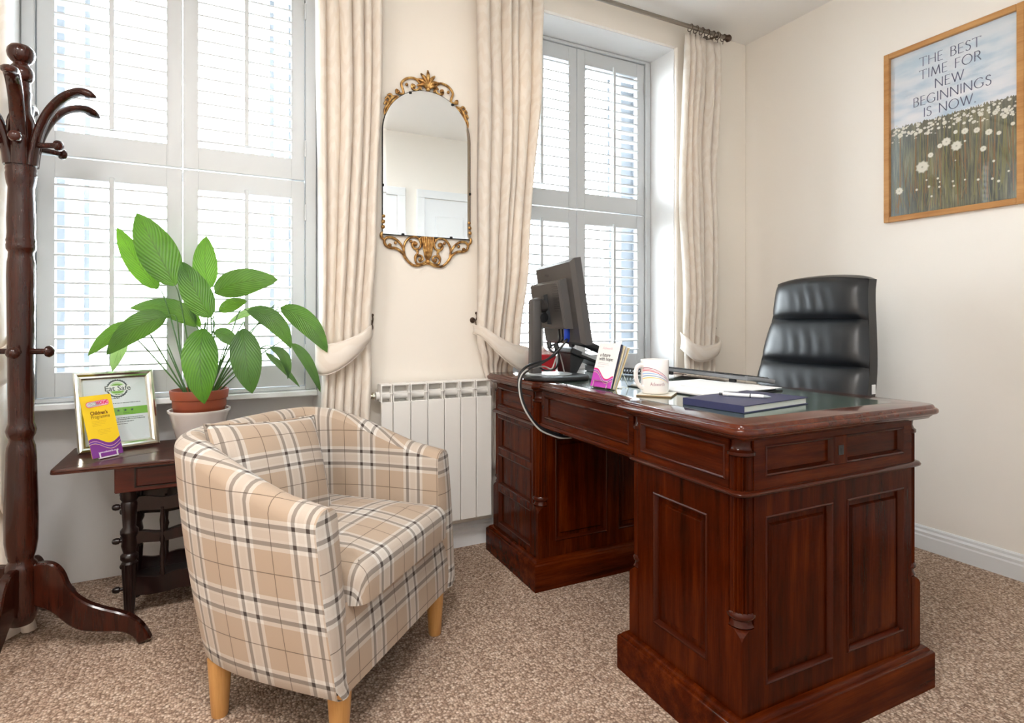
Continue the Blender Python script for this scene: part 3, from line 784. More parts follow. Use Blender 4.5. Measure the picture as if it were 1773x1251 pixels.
# ---------------------------------------------------------------- framed print on the right wall
PA0, PA1, PZ0, PZ1 = 1.580, 1.062, 1.440, 2.207   # left edge (y), right edge (y), foot and head
t = thing('framed_print', 'oak framed dandelion meadow print with slate lettering on the right wall', 'picture', (RX, (PA0+PA1)/2, PZ0))
fw = 0.024
PWID = PA0-PA1; PHEI = PZ1-PZ0
def pf(d): return lambda a, b: (RX-d, PA0-a, PZ0+b)
for (a0, a1, b0, b1) in ((0, fw, 0, PHEI), (PWID-fw, PWID, 0, PHEI), (fw, PWID-fw, 0, fw), (fw, PWID-fw, PHEI-fw, PHEI)):
    build('frame_rail', MB().box(RX-0.022, RX-0.001, PA0-a1, PA0-a0, PZ0+b0, PZ0+b1, 0.002), M_OAK, t, world=True)
def print_mat():
    m = NT('meadow_print'); tc = m.n('ShaderNodeTexCoord'); sp = m.n('ShaderNodeSeparateXYZ'); m.l(tc.outputs['UV'], sp.inputs[0])
    u, vv = sp.outputs[0], sp.outputs[1]
    mp = m.n('ShaderNodeMapping'); mp.inputs['Scale'].default_value = (1.4, 7, 1); mp.inputs['Rotation'].default_value = (0, 0, rad(14)); m.l(tc.outputs['UV'], mp.inputs[0])
    cl = m.noise(mp.outputs[0], 2.0, 4)
    skyc = m.ramp(cl, [(0.36, C(188, 206, 222)), (0.52, C(222, 226, 234)), (0.7, C(236, 234, 238))])
    skyc = m.mix(m.math('MULTIPLY', m.math('SUBTRACT', vv, 0.60), 1.0, True), skyc, C(196, 214, 226))
    mp2 = m.n('ShaderNodeMapping'); mp2.inputs['Scale'].default_value = (42, 3.2, 1); m.l(tc.outputs['UV'], mp2.inputs[0])
    st = m.noise(mp2.outputs[0], 1.6, 5, 0.65)
    big = m.noise(tc.outputs['UV'], 3.0, 3)
    gr = m.ramp(m.math('ADD', m.math('MULTIPLY', st, 0.8), m.math('MULTIPLY', big, 0.3)), [(0.34, C(42, 46, 48)), (0.5, C(78, 80, 70)), (0.62, C(122, 120, 92)), (0.78, C(172, 164, 134))])
    gr = m.mix(m.math('MULTIPLY', m.math('SUBTRACT', 0.30, u), 1.4, True), gr, C(128, 150, 160))
    hz = m.ramp(vv, [(0.40, C(255, 255, 255)), (0.56, C(200, 196, 170))])
    hor = m.math('ADD', 0.553, m.math('MULTIPLY', m.math('SUBTRACT', m.noise(mp2.outputs[0], 2.5, 2), 0.5), 0.05))
    field = m.math('LESS_THAN', vv, hor)
    far = m.math('MULTIPLY', m.math('SUBTRACT', vv, 0.42), 3.2, True)
    gr = m.mix(m.math('MULTIPLY', far, 0.55), gr, C(150, 140, 116))
    # far flower heads
    mp3 = m.n('ShaderNodeMapping'); mp3.inputs['Scale'].default_value = (26, 46, 1); m.l(tc.outputs['UV'], mp3.inputs[0])
    vo = m.n('ShaderNodeTexVoronoi'); vo.inputs['Scale'].default_value = 1.0; m.l(mp3.outputs[0], vo.inputs['Vector'])
    dots = m.math('LESS_THAN', vo.outputs['Distance'], 0.36)
    band = m.math('MULTIPLY', m.math('GREATER_THAN', vv, 0.46), m.math('LESS_THAN', vv, 0.55))
    gr = m.mix(m.math('MULTIPLY', m.math('MULTIPLY', dots, band), 0.8), gr, C(236, 232, 222))
    m.l(m.mix(field, skyc, gr), m.b.inputs['Base Color']); m.b.inputs['Roughness'].default_value = 0.5
    return m.m
M_PRINT = print_mat()
PD = 0.006
a0, a1, b0, b1 = fw, PWID-fw, fw, PHEI-fw
pm = MB()
pm.add([(RX-PD, PA0-a0, PZ0+b0), (RX-PD, PA0-a1, PZ0+b0), (RX-PD, PA0-a1, PZ0+b1), (RX-PD, PA0-a0, PZ0+b1)], [(0, 3, 2, 1)], [(0, 0), (1, 0), (1, 1), (0, 1)])
prt = build('print', pm, M_PRINT, t, world=True)
def crop2ab(x, y):     # a point of the print, measured on the photograph
    p = on_x(1520+x*0.3198, y*0.3198, RX); return PA0-p.y, p.z-PZ0
heads = MB(); stalks = MB()
rnd = random.Random(5)
HL = [(245, 905, 55), (430, 790, 43), (375, 768, 38), (475, 710, 28), (540, 705, 25), (605, 715, 27), (575, 805, 24), (738, 730, 34), (425, 715, 18), (120, 1035, 34),
      (290, 840, 24), (340, 790, 22), (660, 720, 18), (125, 735, 24), (235, 710, 20), (275, 720, 18), (365, 665, 20), (210, 725, 18), (700, 600, 18), (640, 610, 22), (690, 630, 20), (560, 620, 18), (440, 650, 20), (735, 670, 16)]
for k in range(46): 
    x = rnd.uniform(100, 745); HL.append((x, 705-(x-100)*0.19+rnd.uniform(-22, 40), rnd.uniform(6, 13)))
for k in range(18): HL.append((rnd.uniform(110, 740), rnd.uniform(760, 1080), rnd.uniform(6, 12)))
M_HEAD = plain('dandelion_white_ink', C(226, 222, 208), 0.6); M_HEAD2 = plain('dandelion_grey_ink', C(186, 182, 164), 0.6); M_STALK = plain('stalk_ink', C(122, 118, 74), 0.6); M_STALK2 = plain('brown_stalk_ink', C(134, 100, 64), 0.6)
for i, (x, y, r) in enumerate(HL):
    a, b = crop2ab(x, y); rr = r*0.00052
    if not (a0+rr < a < a1-rr and b0+rr < b < b1-rr): continue
    n = 18
    def disc(rad_, d, m, jag):
        poly = [(a+rad_*(1-jag*(k % 2))*math.cos(2*PI*k/n), b+rad_*(1-jag*(k % 2))*math.sin(2*PI*k/n)) for k in range(n)]
        heads.add([pf(d)(*p) for p in poly], [tuple(range(n))[::-1]], None, m)
    disc(rr, PD+0.0003+i*2e-6, 1, 0.18); disc(rr*0.8, PD+0.0005+i*2e-6, 0, 0.10)
    if r > 20: disc(rr*0.16, PD+0.0007+i*2e-6, 1, 0)
    if r > 15:
        L = min(0.26, b-b0-0.012); sw = 0.0022
        lean = rnd.uniform(-0.01, 0.01)
        stalks.add([pf(PD+0.0002)(*p) for p in ((a-sw, b-rr*0.6), (a+sw, b-rr*0.6), (a+lean+sw, b-L), (a+lean-sw, b-L))], [(0, 1, 2, 3)], None, i % 2)
for k in range(150):
    a = rnd.uniform(a0+0.01, a1-0.01); b = rnd.uniform(b0+0.004, b0+0.20); L = rnd.uniform(0.05, 0.2); ln = rnd.uniform(-0.03, 0.03); sw = rnd.uniform(0.0006, 0.0016)
    a2_ = min(a1-0.006, max(a0+0.006, a+ln))
    stalks.add([pf(PD+0.00015)(*p) for p in ((a-sw, b), (a+sw, b), (a2_+0.0003, b+L), (a2_-0.0003, b+L))], [(0, 1, 2, 3)], None, k % 2)
ho = build('dandelion_head', heads, [M_HEAD, M_HEAD2], prt, world=True); ho['kind'] = 'stuff'
so_ = build('stalk', stalks, [M_STALK, M_STALK2], prt, world=True); so_['kind'] = 'stuff'
# thin humanist capitals drawn as tapered strokes in a unit box
def arcp(cx, cy, rx, ry, d0, d1, n=16): return [(cx+rx*math.cos(rad(d0+(d1-d0)*k/n)), cy+ry*math.sin(rad(d0+(d1-d0)*k/n))) for k in range(n+1)]
GL = {
 'T': (0.72, [[(0.36, 0), (0.36, 1)], [(0, 1), (0.72, 1)], [(0, 1), (0, .93)], [(.72, 1), (.72, .93)]]), 'H': (0.76, [[(0.06, 0), (0.06, 1)], [(0.70, 0), (0.70, 1)], [(0.06, .52), (0.70, .52)]]),
 'E': (0.52, [[(0.06, 0), (0.06, 1)], [(0.06, 1), (0.5, 1)], [(0.06, .53), (0.44, .53)], [(0.06, 0), (0.52, 0)]]), 'F': (0.5, [[(0.06, 0), (0.06, 1)], [(0.06, 1), (0.5, 1)], [(0.06, .52), (0.43, .52)]]),
 'B': (0.56, [[(0.06, 0), (0.06, 1)], [(0.06, 1), (.25, 1)]+arcp(.25, .77, .24, .23, 90, -90)+[(.06, .54)], [(.06, .54), (.26, .54)]+arcp(.26, .27, .28, .27, 90, -90)+[(.06, 0)]]),
 'S': (0.5, [arcp(.26, .75, .2, .25, 30, 200, 12)+arcp(.24, .25, .22, .27, 80, -150, 16)]), 'I': (0.14, [[(0.07, 0), (0.07, 1)]]),
 'M': (0.9, [[(.04, 0), (.14, 1)], [(.14, 1), (.45, .08)], [(.45, .08), (.76, 1)], [(.76, 1), (.87, 0)]]), 'O': (0.94, [arcp(.47, .5, .44, .5, 90, 450, 30)]),
 'R': (0.6, [[(0.06, 0), (0.06, 1)], [(0.06, 1), (.26, 1)]+arcp(.26, .75, .25, .25, 90, -90)+[(.06, .5)], [(.28, .5), (.6, 0)]]), 'N': (0.8, [[(.06, 0), (.06, 1)], [(.06, 1), (.74, 0)], [(.74, 0), (.74, 1)]]),
 'W': (1.1, [[(0, 1), (.3, 0)], [(.3, 0), (.55, .95)], [(.55, .95), (.8, 0)], [(.8, 0), (1.1, 1)]]), 'G': (0.84, [arcp(.46, .5, .43, .5, 45, 318, 26)+[(.77, .42)], [(.62, .42), (.84, .42)]]), '.': (0.16, [[(.05, .0), (.05, .07)], [(.09, .0), (.09, .07)]]), ' ': (0.4, [])}
def stroke_text(mb, s, cx, base, h, fn, track=0.16):
    tot = sum(GL[c][0]+track for c in s)-track; x = cx-tot*h/2
    for c in s:
        wd, strokes = GL[c]
        for st in strokes:
            for (p, q) in zip(st, st[1:]):
                p = Vector(p); q = Vector(q); d = q-p
                if d.length < 1e-6: continue
                d.normalize(); nn = Vector((-d.y, d.x)); hw_ = 0.026+0.024*abs(d.y)
                e = d*0.012
                quad = [p-e+nn*hw_, p-e-nn*hw_, q+e-nn*hw_, q+e+nn*hw_]
                mb.add([fn(x+k.x*h, base+k.y*h) for k in quad], [(0, 1, 2, 3)])
        x += (wd+track)*h
tx = MB()
cxp = PWID/2
for line, cy, hh, dx in (('THE BEST', 2.101, 0.039, 0), ('TIME FOR', 2.045, 0.039, 0.0), ('NEW', 1.989, 0.039, 0.0), ('BEGINNINGS', 1.933, 0.039, 0.005), ('IS NOW.', 1.879, 0.039, 0.0)):
    stroke_text(tx, line, cxp+dx, cy-PZ0, hh, pf(PD+0.0012))
build('lettering', tx, M_TEXTGREY, prt, world=True)
build('picture_glass', MB().box(RX-0.0125, RX-0.0105, PA1+fw-0.004, PA0-fw+0.004, PZ0+fw-0.004, PZ1-fw+0.004), M_PICGLASS, t, world=True)

# ---------------------------------------------------------------- pedestal desk
DZ = 0.768
desk = thing('pedestal_desk', 'large mahogany twin-pedestal desk with fluted corners and green leather top', 'desk', (1.014, 0.885, 0), rad(-1.1))
MD = root_matrix(desk)
DWID, DLEN, PLEN = 0.723, 1.40, 0.452
def fillet(poly, radii, n=6):
    out = []; N = len(poly)
    for i in range(N):
        p0, p1, p2 = Vector(poly[i-1]), Vector(poly[i]), Vector(poly[(i+1) % N]); r = radii[i]
        if r <= 0: out.append(tuple(p1)); continue
        e1 = (p0-p1).normalized(); e2 = (p2-p1).normalized()
        A = p1+e1*r; B = p1+e2*r
        for k in range(n+1):
            s = k/n; q = A*(1-s)**2+p1*2*s*(1-s)+B*s*s; out.append((q.x, q.y))
    return out
def loft(outline, prof, ccw=1):
    """stack of inset outlines: prof = [(inset, z)]"""
    mb = MB(); n = len(outline); vs = []
    for d, z in prof:
        ol = inset(outline, -d*ccw) if abs(d) > 1e-6 else outline
        vs += [(a, b, z) for a, b in ol]
    fs = [(j*n+i, j*n+(i+1) % n, (j+1)*n+(i+1) % n, (j+1)*n+i) for j in range(len(prof)-1) for i in range(n)]
    fs += [tuple(range(n))[::-1], tuple((len(prof)-1)*n+i for i in range(n))]
    return mb.add(vs, fs)
def ring_poly(x0, x1, y0, y1): return [(x0, y0), (x1, y0), (x1, y1), (x0, y1)]
def panelled_face(name, parent, O, U, Nn, width, z0, z1, openings, th=0.012, matf=None, matp=None, field=True):
    """frame of stiles and rails with sunk, moulded panels. O origin on the carcass face, U along it, Nn outwards"""
    O, U, Nn = Vector(O), Vector(U), Vector(Nn); Z = Vector((0, 0, 1))
    P = lambda a, b, d: O+U*a+Z*b+Nn*d
    xs = sorted(set([0, width]+[v for o in openings for v in (o[0], o[1])])); zs = sorted(set([z0, z1]+[v for o in openings for v in (o[2], o[3])]))
    mb = MB()
    def slab(a0, a1, b0, b1, d0, d1, tap=0.0):
        vs = [P(a0, b0, d0), P(a1, b0, d0), P(a1, b1, d0), P(a0, b1, d0), P(a0+tap, b0+tap, d1), P(a1-tap, b0+tap, d1), P(a1-tap, b1-tap, d1), P(a0+tap, b1-tap, d1)]
        return vs, [(0, 3, 2, 1), (4, 5, 6, 7), (0, 1, 5, 4), (1, 2, 6, 5), (2, 3, 7, 6), (3, 0, 4, 7)]
    for i in range(len(xs)-1):
        for j in range(len(zs)-1):
            ca, cb = (xs[i]+xs[i+1])/2, (zs[j]+zs[j+1])/2
            if any(o[0] < ca < o[1] and o[2] < cb < o[3] for o in openings): continue
            mb.add(*slab(xs[i], xs[i+1], zs[j], zs[j+1], 0, th))
    build(name, mb, matf or M_MAH_Z, parent)
    for o in openings:
        pb = MB()
        m = 0.011
        if field: pb.add(*slab(o[0]+0.022, o[1]-0.022, o[2]+0.022, o[3]-0.022, 0.0005, 0.0075, 0.006))
        pb.add(*slab(o[0], o[1], o[2], o[3], -0.004, 0.0015))
        po = build('panel', pb, matp or M_MAH_Z, parent)
        md = MB()
        a0, a1, b0, b1 = o
        # mitred moulding: ogee strip around the opening, standing just proud of the frame
        prof = [(0, 0.001), (0, th+0.001), (0.003, th+0.003), (0.006, th+0.001), (0.009, th*0.55), (m, 0.002)]
        n = len(prof); vs = []
        for (ca, cb, sa, sb) in ((a0, b0, 1, 1), (a1, b0, -1, 1), (a1, b1, -1, -1), (a0, b1, 1, -1)):
            vs += [P(ca+sa*d, cb+sb*d, h) for d, h in prof]
        md.add(vs, [(q*n+i, ((q+1) % 4)*n+i, ((q+1) % 4)*n+i+1, q*n+i+1) for q in range(4) for i in range(n-1)])
        build('moulding', md, M_MAH_P, po)

BI, CR = 0.024, 0.031      # body set-back from the plinth, corner column radius
def pedestal(y0, y1, faces):
    x0, x1 = 0.0, DWID
    ped = build('pedestal', MB().box(x0+BI+0.013, x1-BI-0.013, y0+BI+CR+0.008, y1-BI-CR-0.008, 0.10, 0.735)
                .box(x0+BI+CR+0.008, x1-BI-CR-0.008, y0+BI+0.013, y1-BI-0.013, 0.10, 0.735), M_MAH_Z, desk)
    ol = ring_poly(x0, x1, y0, y1)
    build('plinth', loft(ol, [(0, 0.0), (0, 0.092), (0.003, 0.097), (0.008, 0.099), (0.010, 0.103), (0.016, 0.108), (0.020, 0.110), (0.034, 0.110)]), M_MAH_X, ped, smooth=True, angle=40)
    bx0, bx1, by0, by1 = x0+BI, x1-BI, y0+BI, y1-BI
    # bead between the frieze and the lower body
    ol2 = fillet(ring_poly(bx0, bx1, by0, by1), [0.026]*4, 6)
    build('bead', loft(ol2, [(0.012, 0.598), (-0.002, 0.599), (-0.009, 0.603), (-0.010, 0.607), (-0.006, 0.612), (0.002, 0.614), (0.012, 0.615)]), M_MAH_P, ped, smooth=True, angle=50)
    for cx_, cy_, sx, sy in ((bx0, by0, 1, 1), (bx1, by0, -1, 1), (bx0, by1, 1, -1), (bx1, by1, -1, -1)):
        ax, ay = cx_+sx*CR, cy_+sy*CR
        T = Mloc(ax, ay, 0)
        col = MB().lathe([(CR*0.96, 0.335), (CR*0.96, 0.60)], 96, T, flute=(18, 0.18), cap=False)
        col2 = MB(); col2.lathe([(CR*0.96, 0.614), (CR*0.96, 0.690)], 96, T, flute=(18, 0.18), cap=False)
        build('fluted_column', col, M_MAH_Z, ped, smooth=True, angle=60); build('fluted_column', col2, M_MAH_Z, ped, smooth=True, angle=60)
        rg = MB(); rg2 = MB(); rg.lathe([(CR*0.8, 0.300), (CR*1.02, 0.305), (CR*0.92, 0.311), (CR*0.86, 0.318), (CR*1.06, 0.325), (CR*1.06, 0.331), (CR*0.9, 0.337)], 32, T)
        rg2.lathe([(CR*0.9, 0.688), (CR*1.06, 0.692), (CR*1.06, 0.699), (CR*0.9, 0.703), (CR*0.8, 0.712), (CR*0.84, 0.722), (CR*1.0, 0.734)], 32, T)
        build('column_ring', rg, M_MAH_P, ped, smooth=True, angle=50); build('column_capital', rg2, M_MAH_P, ped, smooth=True, angle=50)
        # square block below with a lamb's-tongue stop
        c = 0.026
        def blk(z, k):
            cut = k
            pts = [(0, CR*1.3), (0, cut), (cut, 0), (CR*1.3, 0), (CR*1.3, CR*1.3)]
            return [(cx_+sx*a, cy_+sy*b, z) for a, b in pts]
        lv = [(0.102, 0.0015), (0.280, 0.0015), (0.288, 0.006), (0.296, 0.016), (0.302, 0.026)]
        vs = []; 
        for z, k in lv: vs += blk(z, k)
        n = 5; fs = [(j*n+i, j*n+(i+1) % n, (j+1)*n+(i+1) % n, (j+1)*n+i) for j in range(len(lv)-1) for i in range(n)]+[tuple(range(n)), tuple((len(lv)-1)*n+i for i in range(n))]
        build('corner_block', MB().add(vs, fs), M_MAH_Z, ped)
    cg = CR+0.008
    wx, wy = (bx1-bx0)-2*cg, (by1-by0)-2*cg
    sides = {'left': ((bx0+0.013, by1-cg, 0), (0, -1, 0), (-1, 0, 0), wy), 'near': ((bx0+cg, by0+0.013, 0), (1, 0, 0), (0, -1, 0), wx),
             'right': ((bx1-0.013, by0+cg, 0), (0, 1, 0), (1, 0, 0), wy), 'far': ((bx1-cg, by1-0.013, 0), (-1, 0, 0), (0, 1, 0), wx)}
    for side, (frieze, lower) in faces.items():
        O, U, Nn, wd = sides[side]
        panelled_face('frieze_frame', ped, O, U, Nn, wd, 0.612, 0.735, [(wd*a, wd*b, c, d) for a, b, c, d in frieze], matf=M_MAH_Y if side in ('left', 'right') else M_MAH_X, matp=M_MAH_Y if side in ('left', 'right') else M_MAH_X, field=False)
        panelled_face('side_frame', ped, O, U, Nn, wd, 0.10, 0.602, [(wd*a, wd*b, c, d) for a, b, c, d in lower], field=len(lower) < 3)
    return ped
DRW = [(0.03, 0.97, 0.632, 0.712)]
door1 = [(0.20, 0.80, 0.185, 0.535)]
three = [(0.05, 0.95, 0.455, 0.585), (0.05, 0.95, 0.300, 0.430), (0.05, 0.95, 0.135, 0.275)]
two = [(0.06, 0.455, 0.165, 0.550), (0.545, 0.94, 0.165, 0.550)]
pn = pedestal(0.0, PLEN, {'left': (DRW, door1), 'near': ([(0.06, 0.465, 0.640, 0.712), (0.535, 0.94, 0.640, 0.712)], two), 'far': (DRW, two), 'right': (DRW, three)})
pf_ = pedestal(DLEN-PLEN, DLEN, {'left': (DRW, three), 'near': (DRW, two), 'far': (DRW, two), 'right': (DRW, door1)})
# lock block with its escutcheon on the near end
lx = DWID/2
build('lock_block', MB().box(lx-0.027, lx+0.027, 0.0225, 0.036, 0.640, 0.712, 0.002), M_MAH_Z, pn)
build('escutcheon', MB().cbox((lx, 0.022, 0.676), (0.020, 0.002, 0.024), 0.0008).box(lx-0.002, lx+0.002, 0.0204, 0.022, 0.668, 0.682), M_BLACK, pn)
# kneehole friezes, set back from the pedestals
for (xf, nx, nm) in ((0.052, -1, 'kneehole_drawer'), (DWID-0.052, 1, 'kneehole_drawer')):
    ya, yb = PLEN-BI+0.001, DLEN-PLEN+BI-0.001
    kd = build(nm, MB().box(min(xf, xf-nx*0.02), max(xf, xf-nx*0.02), ya, yb, 0.60, 0.735), M_MAH_Y, desk)
    if nx < 0: panelled_face('drawer_frame', kd, (xf, yb, 0), (0, -1, 0), (-1, 0, 0), yb-ya, 0.612, 0.735, [(0.02, yb-ya-0.02, 0.634, 0.716)], matf=M_MAH_Y, matp=M_MAH_Y, field=False)
    else: panelled_face('drawer_frame', kd, (xf, ya, 0), (0, 1, 0), (1, 0, 0), yb-ya, 0.612, 0.735, [(0.02, yb-ya-0.02, 0.634, 0.716)], matf=M_MAH_Y, matp=M_MAH_Y, field=False)
    build('bead', MB().tube([(xf+nx*0.012, ya, 0.607), (xf+nx*0.012, yb, 0.607)], 0.009, 10), M_MAH_Y, kd, smooth=True)
# top with a break in the kneehole, rounded corners and a moulded edge
s1, s2, bk = PLEN-0.012, DLEN-PLEN+0.012, 0.034
x0, x1, y0, y1 = -0.010, 0.752, -0.012, DLEN+0.004
top_ol = [(x0, y0), (x1, y0), (x1, s1), (x1-bk, s1), (x1-bk, s2), (x1, s2), (x1, y1), (x0, y1), (x0, s2), (x0+bk, s2), (x0+bk, s1), (x0, s1)]
top_ol = fillet(top_ol, [0.05, 0.05, 0, 0.006, 0.006, 0, 0.05, 0.05, 0, 0.006, 0.006, 0], 6)
tp = build('desk_top', loft(top_ol, [(0.030, 0.728), (0.022, 0.730), (0.018, 0.735), (0.014, 0.738), (0.013, 0.741), (0.004, 0.743), (0.001, 0.746), (0, 0.750), (0.001, 0.755), (0.004, 0.758), (0.008, 0.759), (0.010, 0.763), (0.0125, 0.7665), (0.0145, DZ-0.0004)]), M_TOP, desk, smooth=True, angle=40)
build('leather_inset', loft(fillet(ring_poly(x0+0.085, x1-0.085, y0+0.085, y1-0.085), [0.02]*4, 4), [(0, 0.760), (0, DZ-0.0002), (0.001, DZ)]), M_LEATHER_GREEN, tp)
def desk_pt(u, v, z=DZ): return on_z(u, v, z)

# ---------------------------------------------------------------- tub armchair
AO = Vector((0.465, 1.538, 0)); AA = rad(44.74)
chair = thing('armchair', 'tub armchair in cream and brown plaid with pale wooden legs', 'armchair', AO, AA)
def se(phi, hw, bb, n):
    c, s = math.cos(phi), math.sin(phi)
    return Vector((hw*math.copysign(abs(c)**(2/n), c), bb*abs(s)**(2/n)))
ZA, ZB_ = 0.146, 0.702
def ztop(b): return 0.572+(ZB_-0.572)*smooth01(b/0.56)**0.9
TH = 0.082
def shell():
    mb = MB(); NP = 72
    path = [PI-PI*k/NP for k in range(NP+1)]
    NE = 3.9
    arc = [0]; prev = None
    for phi in path:
        p = se(phi, 0.335, 0.55, NE)
        if prev is not None: arc.append(arc[-1]+(p-prev).length)
        prev = p
    rows = []; uvr = []
    for k, phi in enumerate(path):
        pb_, pt = se(phi, 0.320, 0.510, NE), se(phi, 0.350, 0.600, NE)
        e = 1e-3
        d = se(max(0, min(PI, phi-e)), 0.335, 0.55, NE)-se(max(0, min(PI, phi+e)), 0.335, 0.55, NE)
        nrm = Vector((-d.y, d.x)).normalized() if d.length > 1e-9 else Vector((-1 if phi > PI/2 else 1, 0))
        if k == 0: nrm = Vector((-1, 0))
        if k == NP: nrm = Vector((1, 0))
        zt = ztop(pt.y)
        def out_at(z):
            f = (z-ZA)/(ZB_-ZA); bulge = 0.010*math.sin(PI*min(1, f))
            q = pb_.lerp(pt, f)+nrm*bulge
            rake = 0.040*(z-ZA)/0.42*(1-min(1, max(0, q.y)/0.45))
            return Vector((q.x, q.y+rake))
        r = 0.036; prof = []
        prof.append((out_at(ZA)-nrm*0.02, ZA-0.004)); prof.append((out_at(ZA), ZA+0.006))
        for i in range(1, 13): z = ZA+0.006+(zt-r-ZA-0.006)*i/12; prof.append((out_at(z), z))
        for i in range(1, 8):
            a = PI*i/8; q = out_at(zt-r); prof.append((q-nrm*(TH/2-TH/2*math.cos(a)), zt-r+r*math.sin(a)))
        tin = 0.30
        q0 = out_at(zt-r)
        for i in range(0, 9):
            z = zt-r+(tin-zt+r)*i/8; q = out_at(z).lerp(q0, 0.5)
            prof.append((q-nrm*(TH+0.012*(i/8)), z))
        row = []; uv = []; vacc = prof[1][1]; pp = None
        for (q, z) in prof:
            P3 = Vector((q.x, q.y, z))
            if pp is not None: vacc += (P3-pp).length
            pp = P3; row.append(P3); uv.append((arc[k]+0.048, vacc-0.148+0.055))
        rows.append(row); uvr.append(uv)
    for (i0, i1) in ((0, 21), (21, len(rows[0]))):
        if i0: sel = [r_[20:] for r_ in rows]; uvs = [[(arc[k]+0.048, rows[k][i].z-0.093) for i in range(20, i1)] for k in range(NP+1)]
        else: sel = [r_[:21] for r_ in rows]; uvs = [u_[:21] for u_ in uvr]
        m = len(sel[0]); fs = [(k*m+i, (k+1)*m+i, (k+1)*m+i+1, k*m+i+1) for k in range(NP) for i in range(m-1)]
        mb.add([p for r_ in sel for p in r_], fs, [p for u_ in uvs for p in u_])
    caps = []
    for k in (0, NP):
        r_ = rows[k]; cb = MB(); n = len(r_)
        # front of the arm: a slightly domed cover strip between outer and inner edge
        L = [r_[i] for i in range(0, 18)]; Rr = [r_[n-1-int(round(i*(n-19)/17))] if False else None for i in range(18)]
        outer = r_[:18]; inner = r_[17:][::-1]
        no = 15
        def samp(seq, f, key=None):
            zs = [p.z for p in seq]; z = zs[0]+(zs[-1]-zs[0])*f
            for a, b in zip(seq, seq[1:]):
                if (a.z <= z <= b.z) or (b.z <= z <= a.z):
                    q = (z-a.z)/(b.z-a.z) if abs(b.z-a.z) > 1e-6 else 0; return a.lerp(b, q)
            return seq[-1]
        inb = Vector((inner[0].x, inner[0].y, r_[0].z)); inner = [Vector((inner[0].x, inner[0].y, r_[0].z))]+inner
        def fn(a, b):
            b = 1-(1-b)**2
            po, pi = samp(outer, b), samp(inner, b)
            q = po.lerp(pi, a); q = q+Vector((0, -0.012*max(0, math.sin(PI*a))**0.7*(1-b**6), 0)); return q
        su = -1 if k == 0 else 1
        cb.grid(fn, 6, 26, lambda a, b: (0.075+a*0.082, (1-(1-b)**2)*0.43+0.06))
        caps.append(cb)
    return mb, caps
sm, caps = shell()
sh = build('shell', sm, M_PLAID, chair, smooth=True, angle=70)
for c_ in caps: build('arm_front', c_, M_PLAID, chair, smooth=True, angle=70)
def puff_box(x0, x1, y0, y1, z0, z1, r, crown, nu=18, nv=18, uo=(0, 0)):
    """upholstered slab with rounded edges and a crowned top"""
    mb = MB()
    def prof(t, lo, hi):     # t in 0..1 over side-top-side
        return lo+(hi-lo)*t
    top = lambda a, b: (x0+(x1-x0)*a, y0+(y1-y0)*b)
    lv = [(0.0, z0), (0.0, z1-r)]+[(r*(1-math.cos(PI/2*i/5)), z1-r+r*math.sin(PI/2*i/5)) for i in range(1, 6)]
    ol0 = fillet(ring_poly(x0, x1, y0, y1), [0.045]*4, 6)
    # resample the sides so the fabric can follow
    n = len(ol0); vs = []; uv = []
    per = [0]
    for i in range(n): per.append(per[-1]+(Vector(ol0[(i+1) % n])-Vector(ol0[i])).length)
    for d, z in lv:
        o_ = inset(ol0, -d) if d > 1e-6 else ol0
        for i, (a, b) in enumerate(o_):
            pa, pb2 = Vector(ol0[i-1]), Vector(ol0[(i+1) % n]); e_ = (pb2-pa).normalized(); nx_, ny_ = e_.y, -e_.x
            h_ = (z1-z)-r*0.4 if z < z1-r else (z1-z)*0.6
            vs.append((a, b, z)); uv.append((a+nx_*h_+uo[0], b+ny_*h_+uo[1]))
    m = len(lv); fs = [(j*n+i, j*n+(i+1) % n, (j+1)*n+(i+1) % n, (j+1)*n+i) for j in range(m-1) for i in range(n)]
    fs.append(tuple(range(n))[::-1])
    mb.add(vs, fs, uv)
    # crowned top as concentric rings
    last = inset(ol0, -r); cx_ = (x0+x1)/2; cy_ = (y0+y1)/2
    rings = 9; vs = []; uv = []
    for j in range(rings+1):
        f = j/rings
        for a, b in last:
            q = (a+(cx_-a)*f, b+(cy_-b)*f); vs.append((q[0], q[1], z1+crown*(1-(1-f)**2.2))); uv.append((q[0]+uo[0], q[1]+uo[1]))
    mb.add(vs, [(j*n+i, j*n+(i+1) % n, (j+1)*n+(i+1) % n, (j+1)*n+i) for j in range(rings) for i in range(n)], uv)
    return mb
build('seat_cushion', puff_box(-0.246, 0.246, -0.016, 0.46, 0.326, 0.423, 0.042, 0.020, uo=(0.048, 0.10)), M_PLAID, chair, smooth=True, angle=60)
fr = MB(); 
def frf(a, b): return (-0.300+0.600*a, 0.004+0.022*b-0.006*math.sin(PI*b), ZA-0.004+(0.340-ZA)*b)
fr.grid(frf, 8, 8, lambda a, b: (0.048-0.300+0.600*a, b*0.19-0.02))
build('front_rail', fr, M_PLAID, chair, smooth=True)
bs = [tuple(se(PI-PI*k/40, 0.298, 0.48, 3.9)) for k in range(41)]
build('base_board', MB().prism(bs, lambda a, b, d: (a, b*0.95+0.018, d), ZA+0.001, ZA+0.02), M_BLACK, chair)
for (lu, lb) in ((-0.256, 0.040), (0.252, 0.040), (-0.258, 0.392), (0.258, 0.392)):
    lg = MB()
    prof = [(0.018, 0.0), (0.020, 0.004), (0.0275, 0.12), (0.029, ZA)]
    lg.lathe(prof, 20, Mloc(lu, lb, 0))
    build('leg', lg, M_BEECH, chair, smooth=True)
